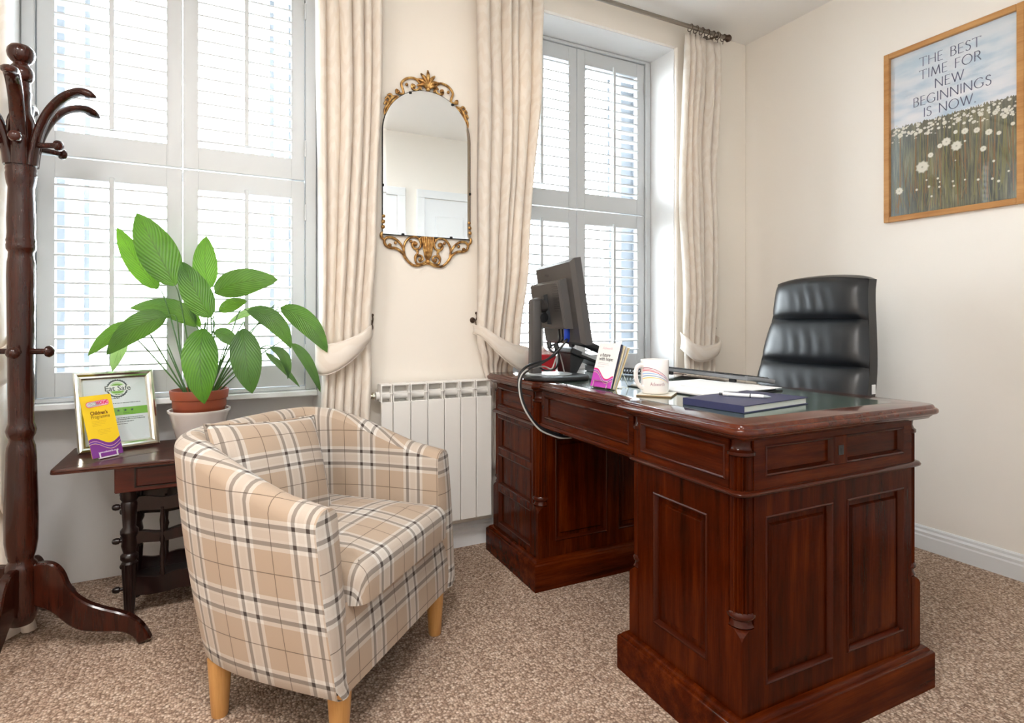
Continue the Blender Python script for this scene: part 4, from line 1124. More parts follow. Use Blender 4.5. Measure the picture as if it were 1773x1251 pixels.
# loose cushion in the chair
cu = thing('scatter_cushion', 'square plaid cushion leaning on the back of the armchair', 'cushion', AO, AA)
MC = Mloc(-0.085, 0.375, 0.570) @ Rz(rad(-8)) @ Rx(rad(-20)) @ Ry(rad(5))
cm = MB()
def pil(a, b, s):
    x = a*2-1; y = b*2-1
    edge = (1-abs(x)**2.6)*(1-abs(y)**2.6)
    pin = 1-0.07*(1-abs(x)**2)*abs(y)**3-0.0
    k = 1-0.06*(1-y*y)*abs(x)**4
    return MC @ Vector((x*0.185*k, s*(0.062*max(0, edge)**0.55), y*0.152*(1-0.06*(1-x*x)*abs(y)**4)))
for s in (-1, 1): cm.grid(lambda a, b: pil(a, b, s) , 20, 20, lambda a, b: (a*0.40+0.045, b*0.37+0.055))
build('cover', cm, M_PLAID, cu, smooth=True, angle=80)
edge = [pil(a, 0, 1) for a in [k/20 for k in range(20)]]+[pil(1, b, 1) for b in [k/20 for k in range(20)]]+[pil(1-a, 1, 1) for a in [k/20 for k in range(20)]]+[pil(0, 1-b, 1) for b in [k/20 for k in range(20)]]
build('piping', MB().tube(edge, 0.0035, 6, closed=True), M_PLAID, cu, smooth=True)

# ---------------------------------------------------------------- coat stand
SX, SY = -0.515, 2.172
cs = thing('coat_stand', 'tall turned mahogany coat stand with bentwood hooks and S-shaped feet', 'coat stand', (SX, SY, 0))
KP = 1.70/FPX
def zv(v): return HC-(v-CV)*KP
prof_px = [(1079, 18), (1078, 34), (1070, 42), (1062, 47), (1056, 48), (988, 48), (980, 47), (975, 44), (969, 35), (964, 37), (955, 42), (935, 47), (900, 48), (850, 46), (800, 43), (782, 42), (772, 40), (762, 34), (757, 35), (752, 40), (744, 43), (738, 40), (732, 36), (715, 35.5), (650, 37), (560, 38.5), (480, 40), (455, 39), (446, 36), (437, 35), (432, 41), (425, 42), (421, 40), (417, 42), (412, 40), (404, 39), (380, 40), (345, 37.5), (326, 36), (318, 40), (311, 42), (307, 43), (302, 44), (298, 42), (294, 44), (289, 42), (285, 44), (280, 42), (274, 40), (262, 40), (214, 40), (206, 37), (196, 30), (180, 27), (166, 28), (160, 30), (157, 26), (152, 28), (149, 26), (145, 27), (142, 24), (139, 31), (132, 37), (124, 36), (117, 30), (113, 23), (110, 22), (107, 29), (101, 37), (94, 40), (87, 38), (81, 30), (78.5, 16), (78, 2)]
build('pole', MB().lathe([(max(0.001, wpx*KP/2), zv(v)) for v, wpx in prof_px], 32), M_STAND, cs, smooth=True, angle=50)
fo = [(0.030, 0.275), (0.055, 0.279), (0.080, 0.274), (0.100, 0.260), (0.115, 0.238), (0.128, 0.205), (0.150, 0.172), (0.185, 0.145), (0.23, 0.124), (0.28, 0.106), (0.32, 0.085), (0.350, 0.055), (0.372, 0.016), (0.336, 0.0),
      (0.322, 0.022), (0.302, 0.038), (0.27, 0.048), (0.22, 0.054), (0.175, 0.062), (0.14, 0.078), (0.112, 0.102), (0.088, 0.125), (0.062, 0.142), (0.030, 0.158)]
fo = [(a if a < 0.06 else 0.06+(a-0.06)*0.90, b) for a, b in fo]
_t = [(p.x, p.y) for p in catmull([Vector((a, b, 0)) for a, b in fo[:13]], 4)]; _b = [(p.x, p.y) for p in catmull([Vector((a, b, 0)) for a, b in fo[13:]], 4)]
fo = _t+_b
def foot_mb(az):
    T = Rz(az); mb = MB(); n = len(fo); hwid = 0.013
    ce = inset(fo, 0.004 if abs(area2(inset(fo, 0.004))) < abs(area2(fo)) else -0.004)
    vs = []
    for pol, y in ((ce, -hwid), (fo, -hwid+0.004), (fo, hwid-0.004), (ce, hwid)): vs += [T @ Vector((a, y, b)) for a, b in pol]
    fs = [(j*n+i, j*n+(i+1) % n, (j+1)*n+(i+1) % n, (j+1)*n+i) for j in range(3) for i in range(n)]+[tuple(range(n))[::-1], tuple(range(3*n, 4*n))]
    return mb.add(vs, fs)
for k in range(4): build('foot', foot_mb(rad(-12-90*k)), M_STAND, cs, smooth=True, angle=40)
hookp = catmull([(0.030, 1.452), (0.037, 1.50), (0.052, 1.555), (0.080, 1.612), (0.122, 1.655), (0.170, 1.672), (0.212, 1.658)], 6)
hk = [(p.x, p.y) for p in catmull([Vector((a[0], a[1], 0)) for a in [(0.030, 1.452), (0.037, 1.50), (0.052, 1.555), (0.080, 1.612), (0.122, 1.655), (0.170, 1.672), (0.212, 1.658)]], 6)]
AZ0 = -YAW
for k in range(6):
    az = AZ0+rad(3+60*k); d = Vector((math.cos(az), math.sin(az), 0)); up = Vector((-math.sin(az), math.cos(az), 0))
    n = len(hk); rr = [0.021-0.003*math.sin(PI*i/(n-1)) if i < n-3 else (0.017, 0.012, 0.006)[i-n+3] for i in range(n)]
    ho_ = build('hook', MB().tube([d*r_+Vector((0, 0, z)) for r_, z in hk], rr, 12, flat=0.62, up=up), M_STAND, cs, smooth=True, angle=60)
    T = Mloc(0, 0, 1.512) @ Rz(az) @ Ry(PI/2)
    build('peg', MB().lathe([(0.008, 0.05), (0.008, 0.098), (0.015, 0.100), (0.0165, 0.106), (0.014, 0.113), (0.006, 0.118)], 14, T), M_STAND, ho_, smooth=True)
for az in (AZ0, AZ0+rad(-62), AZ0+rad(118), AZ0+PI):
    T = Mloc(0, 0, zv(608)) @ Rz(az) @ Ry(PI/2)
    build('coat_peg', MB().lathe([(0.0085, 0.02), (0.0085, 0.078), (0.017, 0.080), (0.0175, 0.084), (0.012, 0.092), (0.004, 0.096)], 16, T), M_STAND, cs, smooth=True)

# ---------------------------------------------------------------- side table with a spindled rack
TX0, TX1, TY0, TY1, TZ = -0.455, 0.20, 2.19, 2.556, 0.54
tb = thing('side_table', 'small dark wooden side table with spindled rack in the window alcove', 'table', ((TX0+TX1)/2, (TY0+TY1)/2, 0))
LTX = (TX0+TX1)/2; LTY = (TY0+TY1)/2
def tw(name, mb, m, parent=None, **k): return build(name, mb, m, parent or tb, world=True, **k)
tol = fillet(ring_poly(TX0, TX1, TY0, TY1), [0.02]*4, 4)
tw('table_top', loft(tol, [(0.008, TZ-0.016), (0.001, TZ-0.014), (0, TZ-0.009), (0.003, TZ-0.0075), (0.001, TZ-0.006), (0.002, TZ-0.001), (0.006, TZ), (0.02, TZ)]), M_TABTOP, smooth=True)
ax0, ax1, ay0, ay1 = -0.300, 0.06, 2.268, 2.50
ap = tw('apron', MB().box(ax0, ax1, ay0, ay1, 0.428, TZ-0.016, 0.003), M_REDWOOD)
dw_ = tw('drawer_front', MB().box(ax0+0.062, ax1-0.062, ay0-0.004, ay0+0.001, 0.446, 0.506, 0.002), M_REDWOOD, ap)
tw('beading', MB().box(ax0+0.056, ax1-0.056, ay0-0.0065, ay0, 0.506, 0.5095).box(ax0+0.056, ax1-0.056, ay0-0.0065, ay0, 0.4425, 0.446).box(ax0+0.056, ax0+0.0595, ay0-0.0065, ay0, 0.4425, 0.5095).box(ax1-0.0595, ax1-0.056, ay0-0.0065, ay0, 0.4425, 0.5095), M_DARKLEG, ap)
LEGX = (-0.262, 0.022); LEGY = (2.302, 2.47)
for lx_ in LEGX:
    for ly_ in LEGY:
        lp = [(0.0135, 0.0), (0.015, 0.01), (0.012, 0.018), (0.016, 0.026), (0.0225, 0.16), (0.024, 0.185), (0.020, 0.192), (0.026, 0.200), (0.026, 0.212), (0.018, 0.220), (0.024, 0.245), (0.020, 0.27), (0.027, 0.285), (0.027, 0.295), (0.019, 0.305), (0.022, 0.35), (0.025, 0.385), (0.021, 0.392), (0.027, 0.402), (0.027, 0.430)]
        tw('leg', MB().lathe([q for q in lp if q[1] <= 0.19], 40, Mloc(lx_, ly_, 0), flute=(14, 0.14)).lathe([q for q in lp if q[1] >= 0.185], 24, Mloc(lx_, ly_, 0)), M_DARKLEG, smooth=True, angle=50)
def wavy_rail(y, z, h, th=0.011, amp=0.006, ph=0.0):
    n = 28; xa, xb = LEGX[0], LEGX[1]
    topl = [(xa+(xb-xa)*k/n, z+h/2+amp*math.sin(2*PI*k/n*2+ph)) for k in range(n+1)]
    botl = [(xa+(xb-xa)*k/n, z-h/2+amp*0.4*math.sin(2*PI*k/n*2+ph)) for k in range(n+1)]
    return MB().prism(topl+botl[::-1], lambda a, b, d: (a, d, b), y-th/2, y+th/2)
def knob(x, y, z, s): return MB().lathe([(0.006, 0), (0.006, 0.010), (0.010, 0.013), (0.011, 0.022), (0.008, 0.030), (0.003, 0.033)], 14, Mloc(x, y, z) @ Ry(s*PI/2))
for (y_, zz) in ((LEGY[0], ((0.375, 0.045), (0.262, 0.034), (0.100, 0.060))), (LEGY[1], ((0.372, 0.05), (0.310, 0.030), (0.215, 0.034), (0.115, 0.05)))):
    for i, (z_, h_) in enumerate(zz):
        rl = tw('rail', wavy_rail(y_, z_, h_, ph=0.6*i), M_DARKLEG)
        for xk, s in ((LEGX[0]-0.016, -1), (LEGX[1]+0.016, 1)): tw('knob', knob(xk, y_, z_, s), M_DARKLEG, rl, smooth=True)
for y_ in LEGY:
    for xs_ in (LEGX[0]+0.095, LEGX[0]+0.19):
        tw('spindle', MB().lathe([(0.006, 0.12), (0.010, 0.135), (0.007, 0.15), (0.009, 0.20), (0.006, 0.235), (0.010, 0.25), (0.006, 0.265), (0.009, 0.315), (0.006, 0.345), (0.008, 0.36)], 14, Mloc(xs_, y_, 0)), M_DARKLEG, smooth=True)
tw('shelf_board', MB().box(LEGX[0], LEGX[1], LEGY[0], LEGY[1], 0.085, 0.097, 0.002), M_DARKLEG)

# ---------------------------------------------------------------- plant in its pots
PX, PY = -0.058, 2.415
pl = thing('white_planter', 'white tapered cachepot on the side table holding the terracotta plant pot', 'planter', (PX, PY, TZ))
build('bowl', MB().lathe([(0.066, 0.0), (0.070, 0.004), (0.098, 0.118), (0.104, 0.124), (0.104, 0.130), (0.097, 0.130), (0.092, 0.118), (0.066, 0.012), (0.01, 0.010)], 40), M_WHITECER, pl, smooth=True, angle=50)
pot_z = TZ+0.012
plant = thing('potted_plant', 'leafy green peace lily in a terracotta plastic pot before the window', 'plant', (PX, PY, pot_z))
build('pot', MB().lathe([(0.058, 0.0), (0.062, 0.004), (0.086, 0.125), (0.0885, 0.128), (0.0885, 0.155), (0.094, 0.158), (0.0975, 0.186), (0.096, 0.190), (0.091, 0.190), (0.086, 0.16), (0.08, 0.150), (0.01, 0.148)], 40), M_TERRA, plant, smooth=True, angle=50)
build('soil', MB().grid(lambda a, b: (0.086*b*math.cos(2*PI*a), 0.086*b*math.sin(2*PI*a), 0.166+0.006*math.sin(a*40)*b*(1-b)*4), 30, 6), M_SOIL, plant, smooth=True)
PW = lambda p: p
def leaf(base, tip, ctrl, width, mat, face=None, cup=0.18, wav=0.0, stem_to=None, root=(0, 0), tw=0.0):
    """one blade: midrib is a quadratic curve base-ctrl-tip; face = direction its upper side looks"""
    base, tip, ctrl = Vector(base), Vector(tip), Vector(ctrl)
    face = Vector(face) if face is not None else (Vector((0, 0, HC))-(base+tip)/2)
    nv = 16; nu = 8
    def mid(s): return base*(1-s)**2+ctrl*2*s*(1-s)+tip*s*s
    def dmid(s): return (ctrl-base)*2*(1-s)+(tip-ctrl)*2*s
    mx = max((s_/40)**0.62*(1-s_/40)**0.80 for s_ in range(41))
    def fn(a, b):
        x = a*2-1; s = 0.004+0.996*b
        d = dmid(s).normalized(); n = face-d*face.dot(d); n.normalize(); sd = d.cross(n)
        if tw: 
            q = Matrix.Rotation(tw*(s-0.5), 3, d); n = q @ n; sd = q @ sd
        wd = width/2*(s**0.62*(1-s)**0.80)/mx
        wave = wav*math.sin(s*17+(0 if x > 0 else 1.3))*abs(x)*wd
        return mid(s)+sd*(x*wd)+n*(-abs(x)**1.4*wd*cup+cup*0.25*wd+wave)
    mb = MB().grid(fn, nu, nv, lambda a, b: (a*2-1, b))
    lf = build('leaf', mb, mat, plant, smooth=True, world=True, angle=90)
    # petiole
    r0 = Vector((PX+root[0], PY+root[1], pot_z+0.165))
    d0 = dmid(0).normalized()
    L = (base-r0).length
    pts = catmull([r0, r0.lerp(base, 0.5)+Vector((0, 0, 0.10*L)), base-d0*0.03*min(1, L*3), base+d0*0.01], 6)
    n = len(pts)
    build('petiole', MB().tube(pts, [0.0030-0.0014*i/(n-1) for i in range(n)], 6), M_STEM, lf, smooth=True, world=True)
def LP(cx_, cy_, t): return on_depth(cx_/3.475+140, cy_/3.475+360, t)      # a point of the plant, measured on the photograph
LV = [  # base, control, tip (with depths), width, material, cup, wave, root, twist
 ((565, 468, 2.04), (450, 235, 2.03), (336, 28, 2.05), 0.128, M_LEAF, .25, .04, (-.01, .0), 0),
 ((465, 487, 2.07), (320, 320, 2.09), (218, 115, 2.10), 0.078, M_LEAFL, .25, .05, (-.03, .02), 0),
 ((780, 660, 2.04), (680, 500, 2.02), (608, 320, 2.04), 0.098, M_LEAF, .25, .04, (.02, -.01), 0),
 ((765, 492, 2.15), (735, 330, 2.17), (755, 168, 2.17), 0.085, M_LEAFL, .25, .05, (.02, .03), 0),
 ((806, 515, 2.14), (930, 420, 2.10), (1190, 432, 2.14), 0.102, M_LEAFD, .2, .04, (.03, .02), 0),
 ((832, 625, 2.20), (900, 570, 2.20), (1000, 560, 2.20), 0.050, M_LEAFD, .3, .1, (.03, .03), 0),
 ((692, 715, 2.12), (580, 545, 2.08), (290, 603, 2.11), 0.072, M_LEAFD, .35, .08, (-.01, .02), 0.4),
 ((518, 655, 2.02), (340, 660, 1.98), (152, 886, 1.96), 0.086, M_LEAFD, .2, .05, (-.02, .0), 0.2),
 ((310, 690, 2.04), (170, 740, 2.04), (42, 890, 2.03), 0.050, M_LEAFD, .3, .05, (-.04, .01), 0.2),
 ((742, 722, 2.00), (690, 900, 1.90), (744, 1180, 1.92), 0.112, M_LEAFL, .18, .04, (.0, -.02), 0),
 ((978, 722, 2.08), (985, 900, 2.00), (1032, 1116, 2.02), 0.104, M_LEAFD, .18, .04, (.03, -.01), 0),
 ((800, 752, 2.12), (880, 740, 2.10), (940, 845, 2.10), 0.052, M_LEAFD, .2, .05, (.02, .01), 0),
 ((1000, 620, 2.14), (1180, 620, 2.12), (1266, 846, 2.14), 0.072, M_LEAFD, .2, .05, (.03, .01), 0),
 ((1198, 600, 2.18), (1370, 640, 2.16), (1484, 870, 2.14), 0.080, M_LEAF, .2, .06, (.04, .02), 0),
 ((1266, 815, 2.16), (1370, 880, 2.14), (1442, 1108, 2.14), 0.040, M_LEAFD, .3, .06, (.05, .01), 0.3),
 ((1140, 838, 2.10), (1260, 860, 2.08), (1245, 1030, 2.08), 0.036, M_LEAFD, .4, .1, (.04, .0), 0.6),
 ((1110, 868, 2.10), (1200, 930, 2.08), (1318, 1078, 2.08), 0.024, M_LEAFD, .5, .1, (.04, -.01), 0.4),
 ((1135, 605, 2.20), (1000, 600, 2.20), (880, 700, 2.20), 0.030, M_LEAFP, .3, .1, (.04, .03), 0.4),
 ((275, 800, 2.07), (215, 850, 2.06), (190, 985, 2.06), 0.042, M_LEAFP, .3, .06, (-.04, .02), 0.2),
 ((720, 720, 2.12), (690, 650, 2.12), (655, 575, 2.13), 0.022, M_LEAFL, .4, .0, (.01, .01), 0),
]
for (b_, c_, t_, wd, mt, cup, wv, rt, tw_) in LV:
    leaf(LP(*b_), LP(*t_), LP(*c_), wd, mt, None, cup, wv, None, rt, tw_)
# bare stalks standing in the pot
for (tx_, ty_, tt) in ((800, 850, 2.16), (865, 830, 2.15), (905, 880, 2.10), (940, 925, 2.06), (945, 965, 2.04), (520, 815, 2.08), (520, 850, 2.06)):
    e = LP(tx_, ty_, tt); s0 = Vector((PX+(0.03 if tx_ > 700 else -0.03)+0.0002*(tx_-700)*0.1, PY-0.02, pot_z+0.16))
    build('stalk', MB().tube(catmull([s0, s0.lerp(e, .5)+Vector((0, 0, .004)), e], 5), [0.0036-0.0002*i for i in range(11)], 6), M_STEM, plant, smooth=True, world=True)

# ---------------------------------------------------------------- flat printed sheets standing up
def sheet_frame(BL, wdir, back, slant_h, lean):
    """frame of a leaning sheet: fn(a across, b up the sheet, d proud of its face)"""
    wdir = Vector((wdir[0], wdir[1], 0)).normalized(); back = Vector((back[0], back[1], 0)).normalized()
    L = math.hypot(slant_h, lean); up = (Vector((0, 0, slant_h))+back*lean).normalized(); n = wdir.cross(up)
    if n.dot(back) > 0: n = -n
    return (lambda a, b, d=0.0: Vector(BL)+wdir*a+up*b+n*d), L
def plate(mb, fn, a0, a1, b0, b1, d0, d1, m=0):
    mb.add([fn(a, b, d) for d in (d0, d1) for a, b in ((a0, b0), (a1, b0), (a1, b1), (a0, b1))],
           [(0, 3, 2, 1), (4, 5, 6, 7), (0, 1, 5, 4), (1, 2, 6, 5), (2, 3, 7, 6), (3, 0, 4, 7)], None, m)
    return mb
def wave_print(fn, wd, d, ya, yb_, yc, ye, base_m, line_ms, parent, n=30, floor=0.0):
    """a waved band of ink across the foot of a sheet with thin lines in it"""
    def yy(a, k):
        x = a/wd
        s = ya+(yb_-ya)*0.5*(1-math.cos(PI*min(1, x/0.18)))*0 if False else None
        return None
    mb = MB()
    top = [(wd*k/n, ya(k/n)) for k in range(n+1)]
    for (p, q) in zip(top, top[1:]): mb.add([fn(p[0], floor, d), fn(q[0], floor, d), fn(q[0], q[1], d), fn(p[0], p[1], d)], [(0, 1, 2, 3)], None, 0)
    for j, (off0, off1, th) in enumerate(line_ms):
        for (p, q) in zip(top, top[1:]):
            o = [off0+(off1-off0)*x[0]/wd for x in (p, q)]
            mb.add([fn(p[0], p[1]-o[0]-th, d+0.00015), fn(q[0], q[1]-o[1]-th, d+0.00015), fn(q[0], q[1]-o[1], d+0.00015), fn(p[0], p[1]-o[0], d+0.00015)], [(0, 1, 2, 3)], None, j+1)
    return build('wave_print', mb, base_m, parent, world=True)

# certificate in a silver frame
ct = thing('certificate_frame', 'polished silver frame holding an Eat Safe certificate on the side table', 'frame', (-0.32, 2.48, TZ))
cf, CL = sheet_frame((-0.420, 2.398, TZ+0.001), (0.94, 0.342), (-0.342, 0.94), 0.268, 0.088)
CWd = 0.244; fwid = 0.028
rails = MB(); prof = [(0, 0), (0, 0.012), (0.004, 0.016), (0.010, 0.017), (0.016, 0.012), (0.022, 0.011), (0.026, 0.007), (fwid, 0.004)]
for nm, q in (('l', 0), ('b', 1), ('r', 2), ('t', 3)):
    mb = MB(); cs_ = [(0, 0, 1, 1), (CWd, 0, -1, 1), (CWd, CL, -1, -1), (0, CL, 1, -1)]
    pair = {'b': (0, 1), 'r': (1, 2), 't': (2, 3), 'l': (3, 0)}[nm]
    vs = []
    for c_ in pair:
        ca, cb, sa, sb = cs_[c_]; vs += [cf(ca+sa*d, cb+sb*d, h) for d, h in prof]+[cf(ca+sa*fwid, cb+sb*fwid, 0)]
    n = len(prof)+1
    mb.add(vs, [(i, (i+1) % n, n+(i+1) % n, n+i) for i in range(n)]+[tuple(range(n)), tuple(range(n, 2*n))[::-1]])
    build('frame_rail', mb, M_CHROME, ct, smooth=True, world=True, angle=25)
cert = build('certificate', plate(MB(), cf, fwid-0.003, CWd-fwid+0.003, fwid-0.003, CL-fwid+0.003, 0.001, 0.003), plain('certificate_paper', C(216, 226, 230), 0.5), ct, world=True)
build('backboard', plate(MB(), cf, 0.004, CWd-0.004, 0.004, CL-0.004, -0.003, 0.0005), M_BLACK, ct, world=True)
sp0 = cf(CWd/2, CL*0.62, -0.003)
build('strut', MB().tube([sp0, Vector((sp0.x-0.02, sp0.y+0.045, TZ+0.003))], 0.004, 6), M_BLACK, ct, world=True)
E_ = 0.0034
cm2 = CWd/2+0.006; cy2 = CL-0.064
em = MB()
def fpoly(pts, d, m): em.add([cf(a, b, d) for a, b in pts], [tuple(range(len(pts)))], None, m)
def gear(r0, r1, n, k=0): return [(cm2+(r1 if i % 2 else r0)*math.cos(2*PI*i/n), cy2+(r1 if i % 2 else r0)*math.sin(2*PI*i/n)) for i in range(n)]
fpoly(gear(0.032, 0.0345, 56), E_, 0); fpoly(gear(0.028, 0.028, 48), E_+0.0001, 1); fpoly(gear(0.0245, 0.0245, 48), E_+0.0002, 2)
fpoly([(cm2+0.02*math.cos(a), cy2+0.005+0.013*math.sin(a)) for a in [PI*k/16 for k in range(17)]], E_+0.0003, 3)
fpoly([(cm2+0.02*math.cos(a), cy2-0.009-0.009*math.sin(a)) for a in [PI*k/16 for k in range(17)]][::-1], E_+0.0003, 3)
plate(em, cf, cm2-0.040, cm2+0.040, cy2-0.009, cy2+0.011, E_, E_+0.0004, 1)
build('emblem', em, [M_DGREEN, plain('seal_white_ink', C(228, 236, 232), 0.6), M_LGREEN, M_GREENINK], cert, world=True)
tx = MB(); lettering(tx, 'Eat Safe', 0.026, cm2-0.0395, cy2-0.0075, lambda a, b: cf(a, b, E_+0.0006), bold=0.012, width=0.079)
build('lettering', tx, M_DGREEN, cert, world=True)
bd = MB(); plate(bd, cf, fwid, CWd-fwid, 0.120, 0.148, E_, E_+0.0002)
build('green_band', bd, M_GREENINK, cert, world=True)
st = MB()
for sx_ in (0.105, 0.126, 0.147, 0.168): 
    st.add([cf(sx_+(0.006 if i % 2 == 0 else 0.0024)*math.sin(PI*i/5), 0.137+(0.006 if i % 2 == 0 else 0.0024)*math.cos(PI*i/5), E_+0.0004) for i in range(10)], [tuple(range(10))])
for (y_, a_, b_) in ((0.196, 0.12, 0.15), (0.182, 0.10, 0.132), (0.164, 0.112, 0.196), (0.127, 0.14, 0.17), (0.110, 0.12, 0.200), (0.104, 0.10, 0.206), (0.096, 0.11, 0.17), (0.088, 0.10, 0.15)):
    x = a_
    rr = random.Random(int(y_*1000))
    while x < b_:
        L = rr.uniform(0.003, 0.009); plate(st, cf, x, min(b_, x+L), y_-0.0011, y_+0.0011, E_, E_+0.0002); x += L+0.0016
build('print_lines', st, M_DGREEN, cert, world=True)['kind'] = 'stuff'
build('glass', plate(MB(), cf, fwid-0.002, CWd-fwid+0.002, fwid-0.002, CL-fwid+0.002, 0.0052, 0.0062), M_PICGLASS, ct, world=True)

# yellow leaflet in a clear holder
lf_, LL = sheet_frame((-0.361, 2.283, TZ+0.006), (0.75, 0.66), (-0.66, 0.75), 0.197, 0.066)
yl = thing('leaflet', "yellow and purple Children's Programme leaflet leaning on the silver frame", 'leaflet', (-0.33, 2.31, TZ+0.006))
LWd = 0.101
sheet = build('sheet', plate(MB(), lf_, 0, LWd, 0, LL, 0, 0.0012), M_YELLOW, yl, world=True)
def wy(x): return 0.052+0.012*math.cos(2*PI*(x*0.92-0.12))+0.004*x
wave_print(lf_, LWd, 0.0014, wy, None, None, None, [M_PURPLE, M_LPINK, M_VIOLET, M_CREAMINK], [(0.009, 0.011, 0.0014), (0.0125, 0.016, 0.0034), (0.016, 0.021, 0.0014)], sheet)
lg_ = MB()
def pill(cx_, cy_, w_, h_, sl, d, m):
    pts = [(cx_+w_/2-h_/2+h_/2*math.cos(a), cy_+(w_/2)*sl+h_/2*math.sin(a)) for a in [-PI/2+PI*k/10 for k in range(11)]]+[(cx_-w_/2+h_/2+h_/2*math.cos(a), cy_-(w_/2)*sl+h_/2*math.sin(a)) for a in [PI/2+PI*k/10 for k in range(11)]]
    lg_.add([lf_(a, b, d) for a, b in pts], [tuple(range(len(pts)))], None, m)
pill(0.052, 0.179, 0.076, 0.020, 0.05, 0.0015, 0); pill(0.052, 0.179, 0.073, 0.017, 0.05, 0.0016, 1); pill(0.040, 0.178, 0.045, 0.014, 0.05, 0.0017, 3)
build('logo', lg_, [M_PINK, M_LPINK, M_LPINK, M_SILVERPL], sheet, world=True)
tx = MB(); lettering(tx, 'WORMS', 0.017, 0.047, 0.1742, lambda a, b: lf_(a, b+0.05*(a-0.047), 0.0019), bold=0.04, width=0.040)
build('lettering', tx, M_PINK, sheet, world=True)
tx = MB(); lettering(tx, 'GLOW', 0.014, 0.0185, 0.1725, lambda a, b: lf_(a, b+0.05*(a-0.0185), 0.0019), bold=0.01, width=0.026)
build('lettering', tx, M_PAPER, sheet, world=True)
tx = MB(); lettering(tx, "Children's", 0.0165, 0.022, 0.142, lambda a, b: lf_(a, b, 0.0016), bold=0.03, width=0.056)
build('lettering', tx, M_BROWNINK, sheet, world=True)
tx = MB(); lettering(tx, 'Programme', 0.0165, 0.022, 0.129, lambda a, b: lf_(a, b, 0.0016), width=0.060)
build('lettering', tx, M_BROWNINK, sheet, world=True)
pl_ = MB()
for (y_, a_, b_) in ((0.119, .022, .07), (0.114, .022, .066), (0.109, .022, .06), (0.104, .022, .05), (0.089, .035, .078), (0.084, .035, .074), (0.079, .035, .07), (0.074, .04, .06)):
    x = a_; rr = random.Random(int(y_*1000))
    while x < b_: L = rr.uniform(.002, .006); plate(pl_, lf_, x, x+L, y_, y_+.0009, .0012, .0014); x += L+.0012
build('print_lines', pl_, plain('mustard_ink', C(206, 160, 40), 0.6), sheet, world=True)['kind'] = 'stuff'
tx = MB(); lettering(tx, 'www.ackworth.co.uk', 0.0085, 0.022, 0.0125, lambda a, b: lf_(a, b, 0.0016), bold=0.01, width=0.066)
build('lettering', tx, M_PAPER, sheet, world=True)
yh = thing('leaflet_holder', 'clear acrylic leaflet stand on the dark side table', 'holder', (-0.33, 2.31, TZ))
hb = MB(); plate(hb, lf_, 0.008, LWd-0.008, -0.004, LL*0.55, -0.0035, -0.0008)
build('back_plate', hb, M_ACRYL, yh, world=True)
fl_ = MB()
def bar(fn, p, q, r=0.0016): return MB().tube([fn(*p), fn(*q)], r, 6)
build('front_lip', plate(plate(plate(MB(), lf_, 0.022, 0.026, -0.004, 0.014, 0.003, 0.005), lf_, 0.078, 0.082, -0.004, 0.014, 0.003, 0.005), lf_, 0.022, 0.082, -0.005, -0.001, -0.0035, 0.005), plain('clear_acrylic_edge', C(226, 220, 230), 0.2, coat=0.5), yh, world=True)
sb_ = lf_(LWd/2, LL*0.5, -0.0035)
build('back_strut', MB().tube([sb_, Vector((sb_.x-0.025, sb_.y+0.028, TZ+0.002))], 0.0025, 6), M_ACRYL, yh, world=True)

# ---------------------------------------------------------------- things on the desk
# monitor
A_, B_, Cc = on_depth(1014, 598, 2.1), on_depth(990, 446, 2.1), on_depth(929, 463, 2.46)
mo = thing('computer_monitor', 'black flat computer monitor seen from behind on the far end of the desk', 'monitor', (1.165, 1.935, DZ))
wv_ = (Cc-B_).normalized(); up_ = (B_-A_); up_ = (up_-wv_*up_.dot(wv_)).normalized(); nb_ = wv_.cross(up_)
if nb_.x > 0: nb_ = -nb_          # back of the screen looks towards -x
O_ = A_
MWd, MHt = 0.385, 0.322
def mf(a, b, d): return O_+wv_*a+up_*b+nb_*d
def slab(mb, a0, a1, b0, b1, d0, d1, tap=0.0, m=0):
    mb.add([mf(a0, b0, d0), mf(a1, b0, d0), mf(a1, b1, d0), mf(a0, b1, d0), mf(a0+tap, b0+tap, d1), mf(a1-tap, b0+tap, d1), mf(a1-tap, b1-tap, d1), mf(a0+tap, b1-tap, d1)],
           [(0, 3, 2, 1), (4, 5, 6, 7), (0, 1, 5, 4), (1, 2, 6, 5), (2, 3, 7, 6), (3, 0, 4, 7)], None, m); return mb
build('bezel', slab(slab(MB(), 0, MWd, 0, MHt, -0.030, -0.004), 0, MWd, 0, MHt, -0.004, 0.012, 0.012), M_GREYPL, mo, world=True)
build('screen', slab(MB(), 0.016, MWd-0.016, 0.02, MHt-0.016, -0.0312, -0.030), plain('dark_screen', C(10, 11, 13), 0.12), mo, world=True)
hs = build('back_housing', slab(slab(MB(), 0.060, MWd+0.004, 0.062, MHt-0.066, 0.006, 0.040, 0.006), 0.064, MWd-0.002, 0.066, MHt-0.070, 0.036, 0.046, 0.008), M_GREYPL, mo, world=True)
for k in range(13):
    b_ = 0.135+k*0.0085
    build('vent_rib', slab(MB(), 0.078, 0.135, b_, b_+0.0035, 0.045, 0.0475, 0.0008), M_BLACKPL, hs, world=True)
build('mount_plate', slab(MB(), 0.190, 0.225, 0.085, 0.205, 0.045, 0.062, 0.003), M_BLACKPL, mo, world=True)
tx = MB()
vs_, fs_ = text_shape('Philips', 0.017)
tx.add([mf(0.275-a, 0.274+b, 0.0125) for a, b in vs_], fs_)
build('lettering', tx, M_BLACK, mo, world=True)
cx0, cy0 = 1.102, 1.958
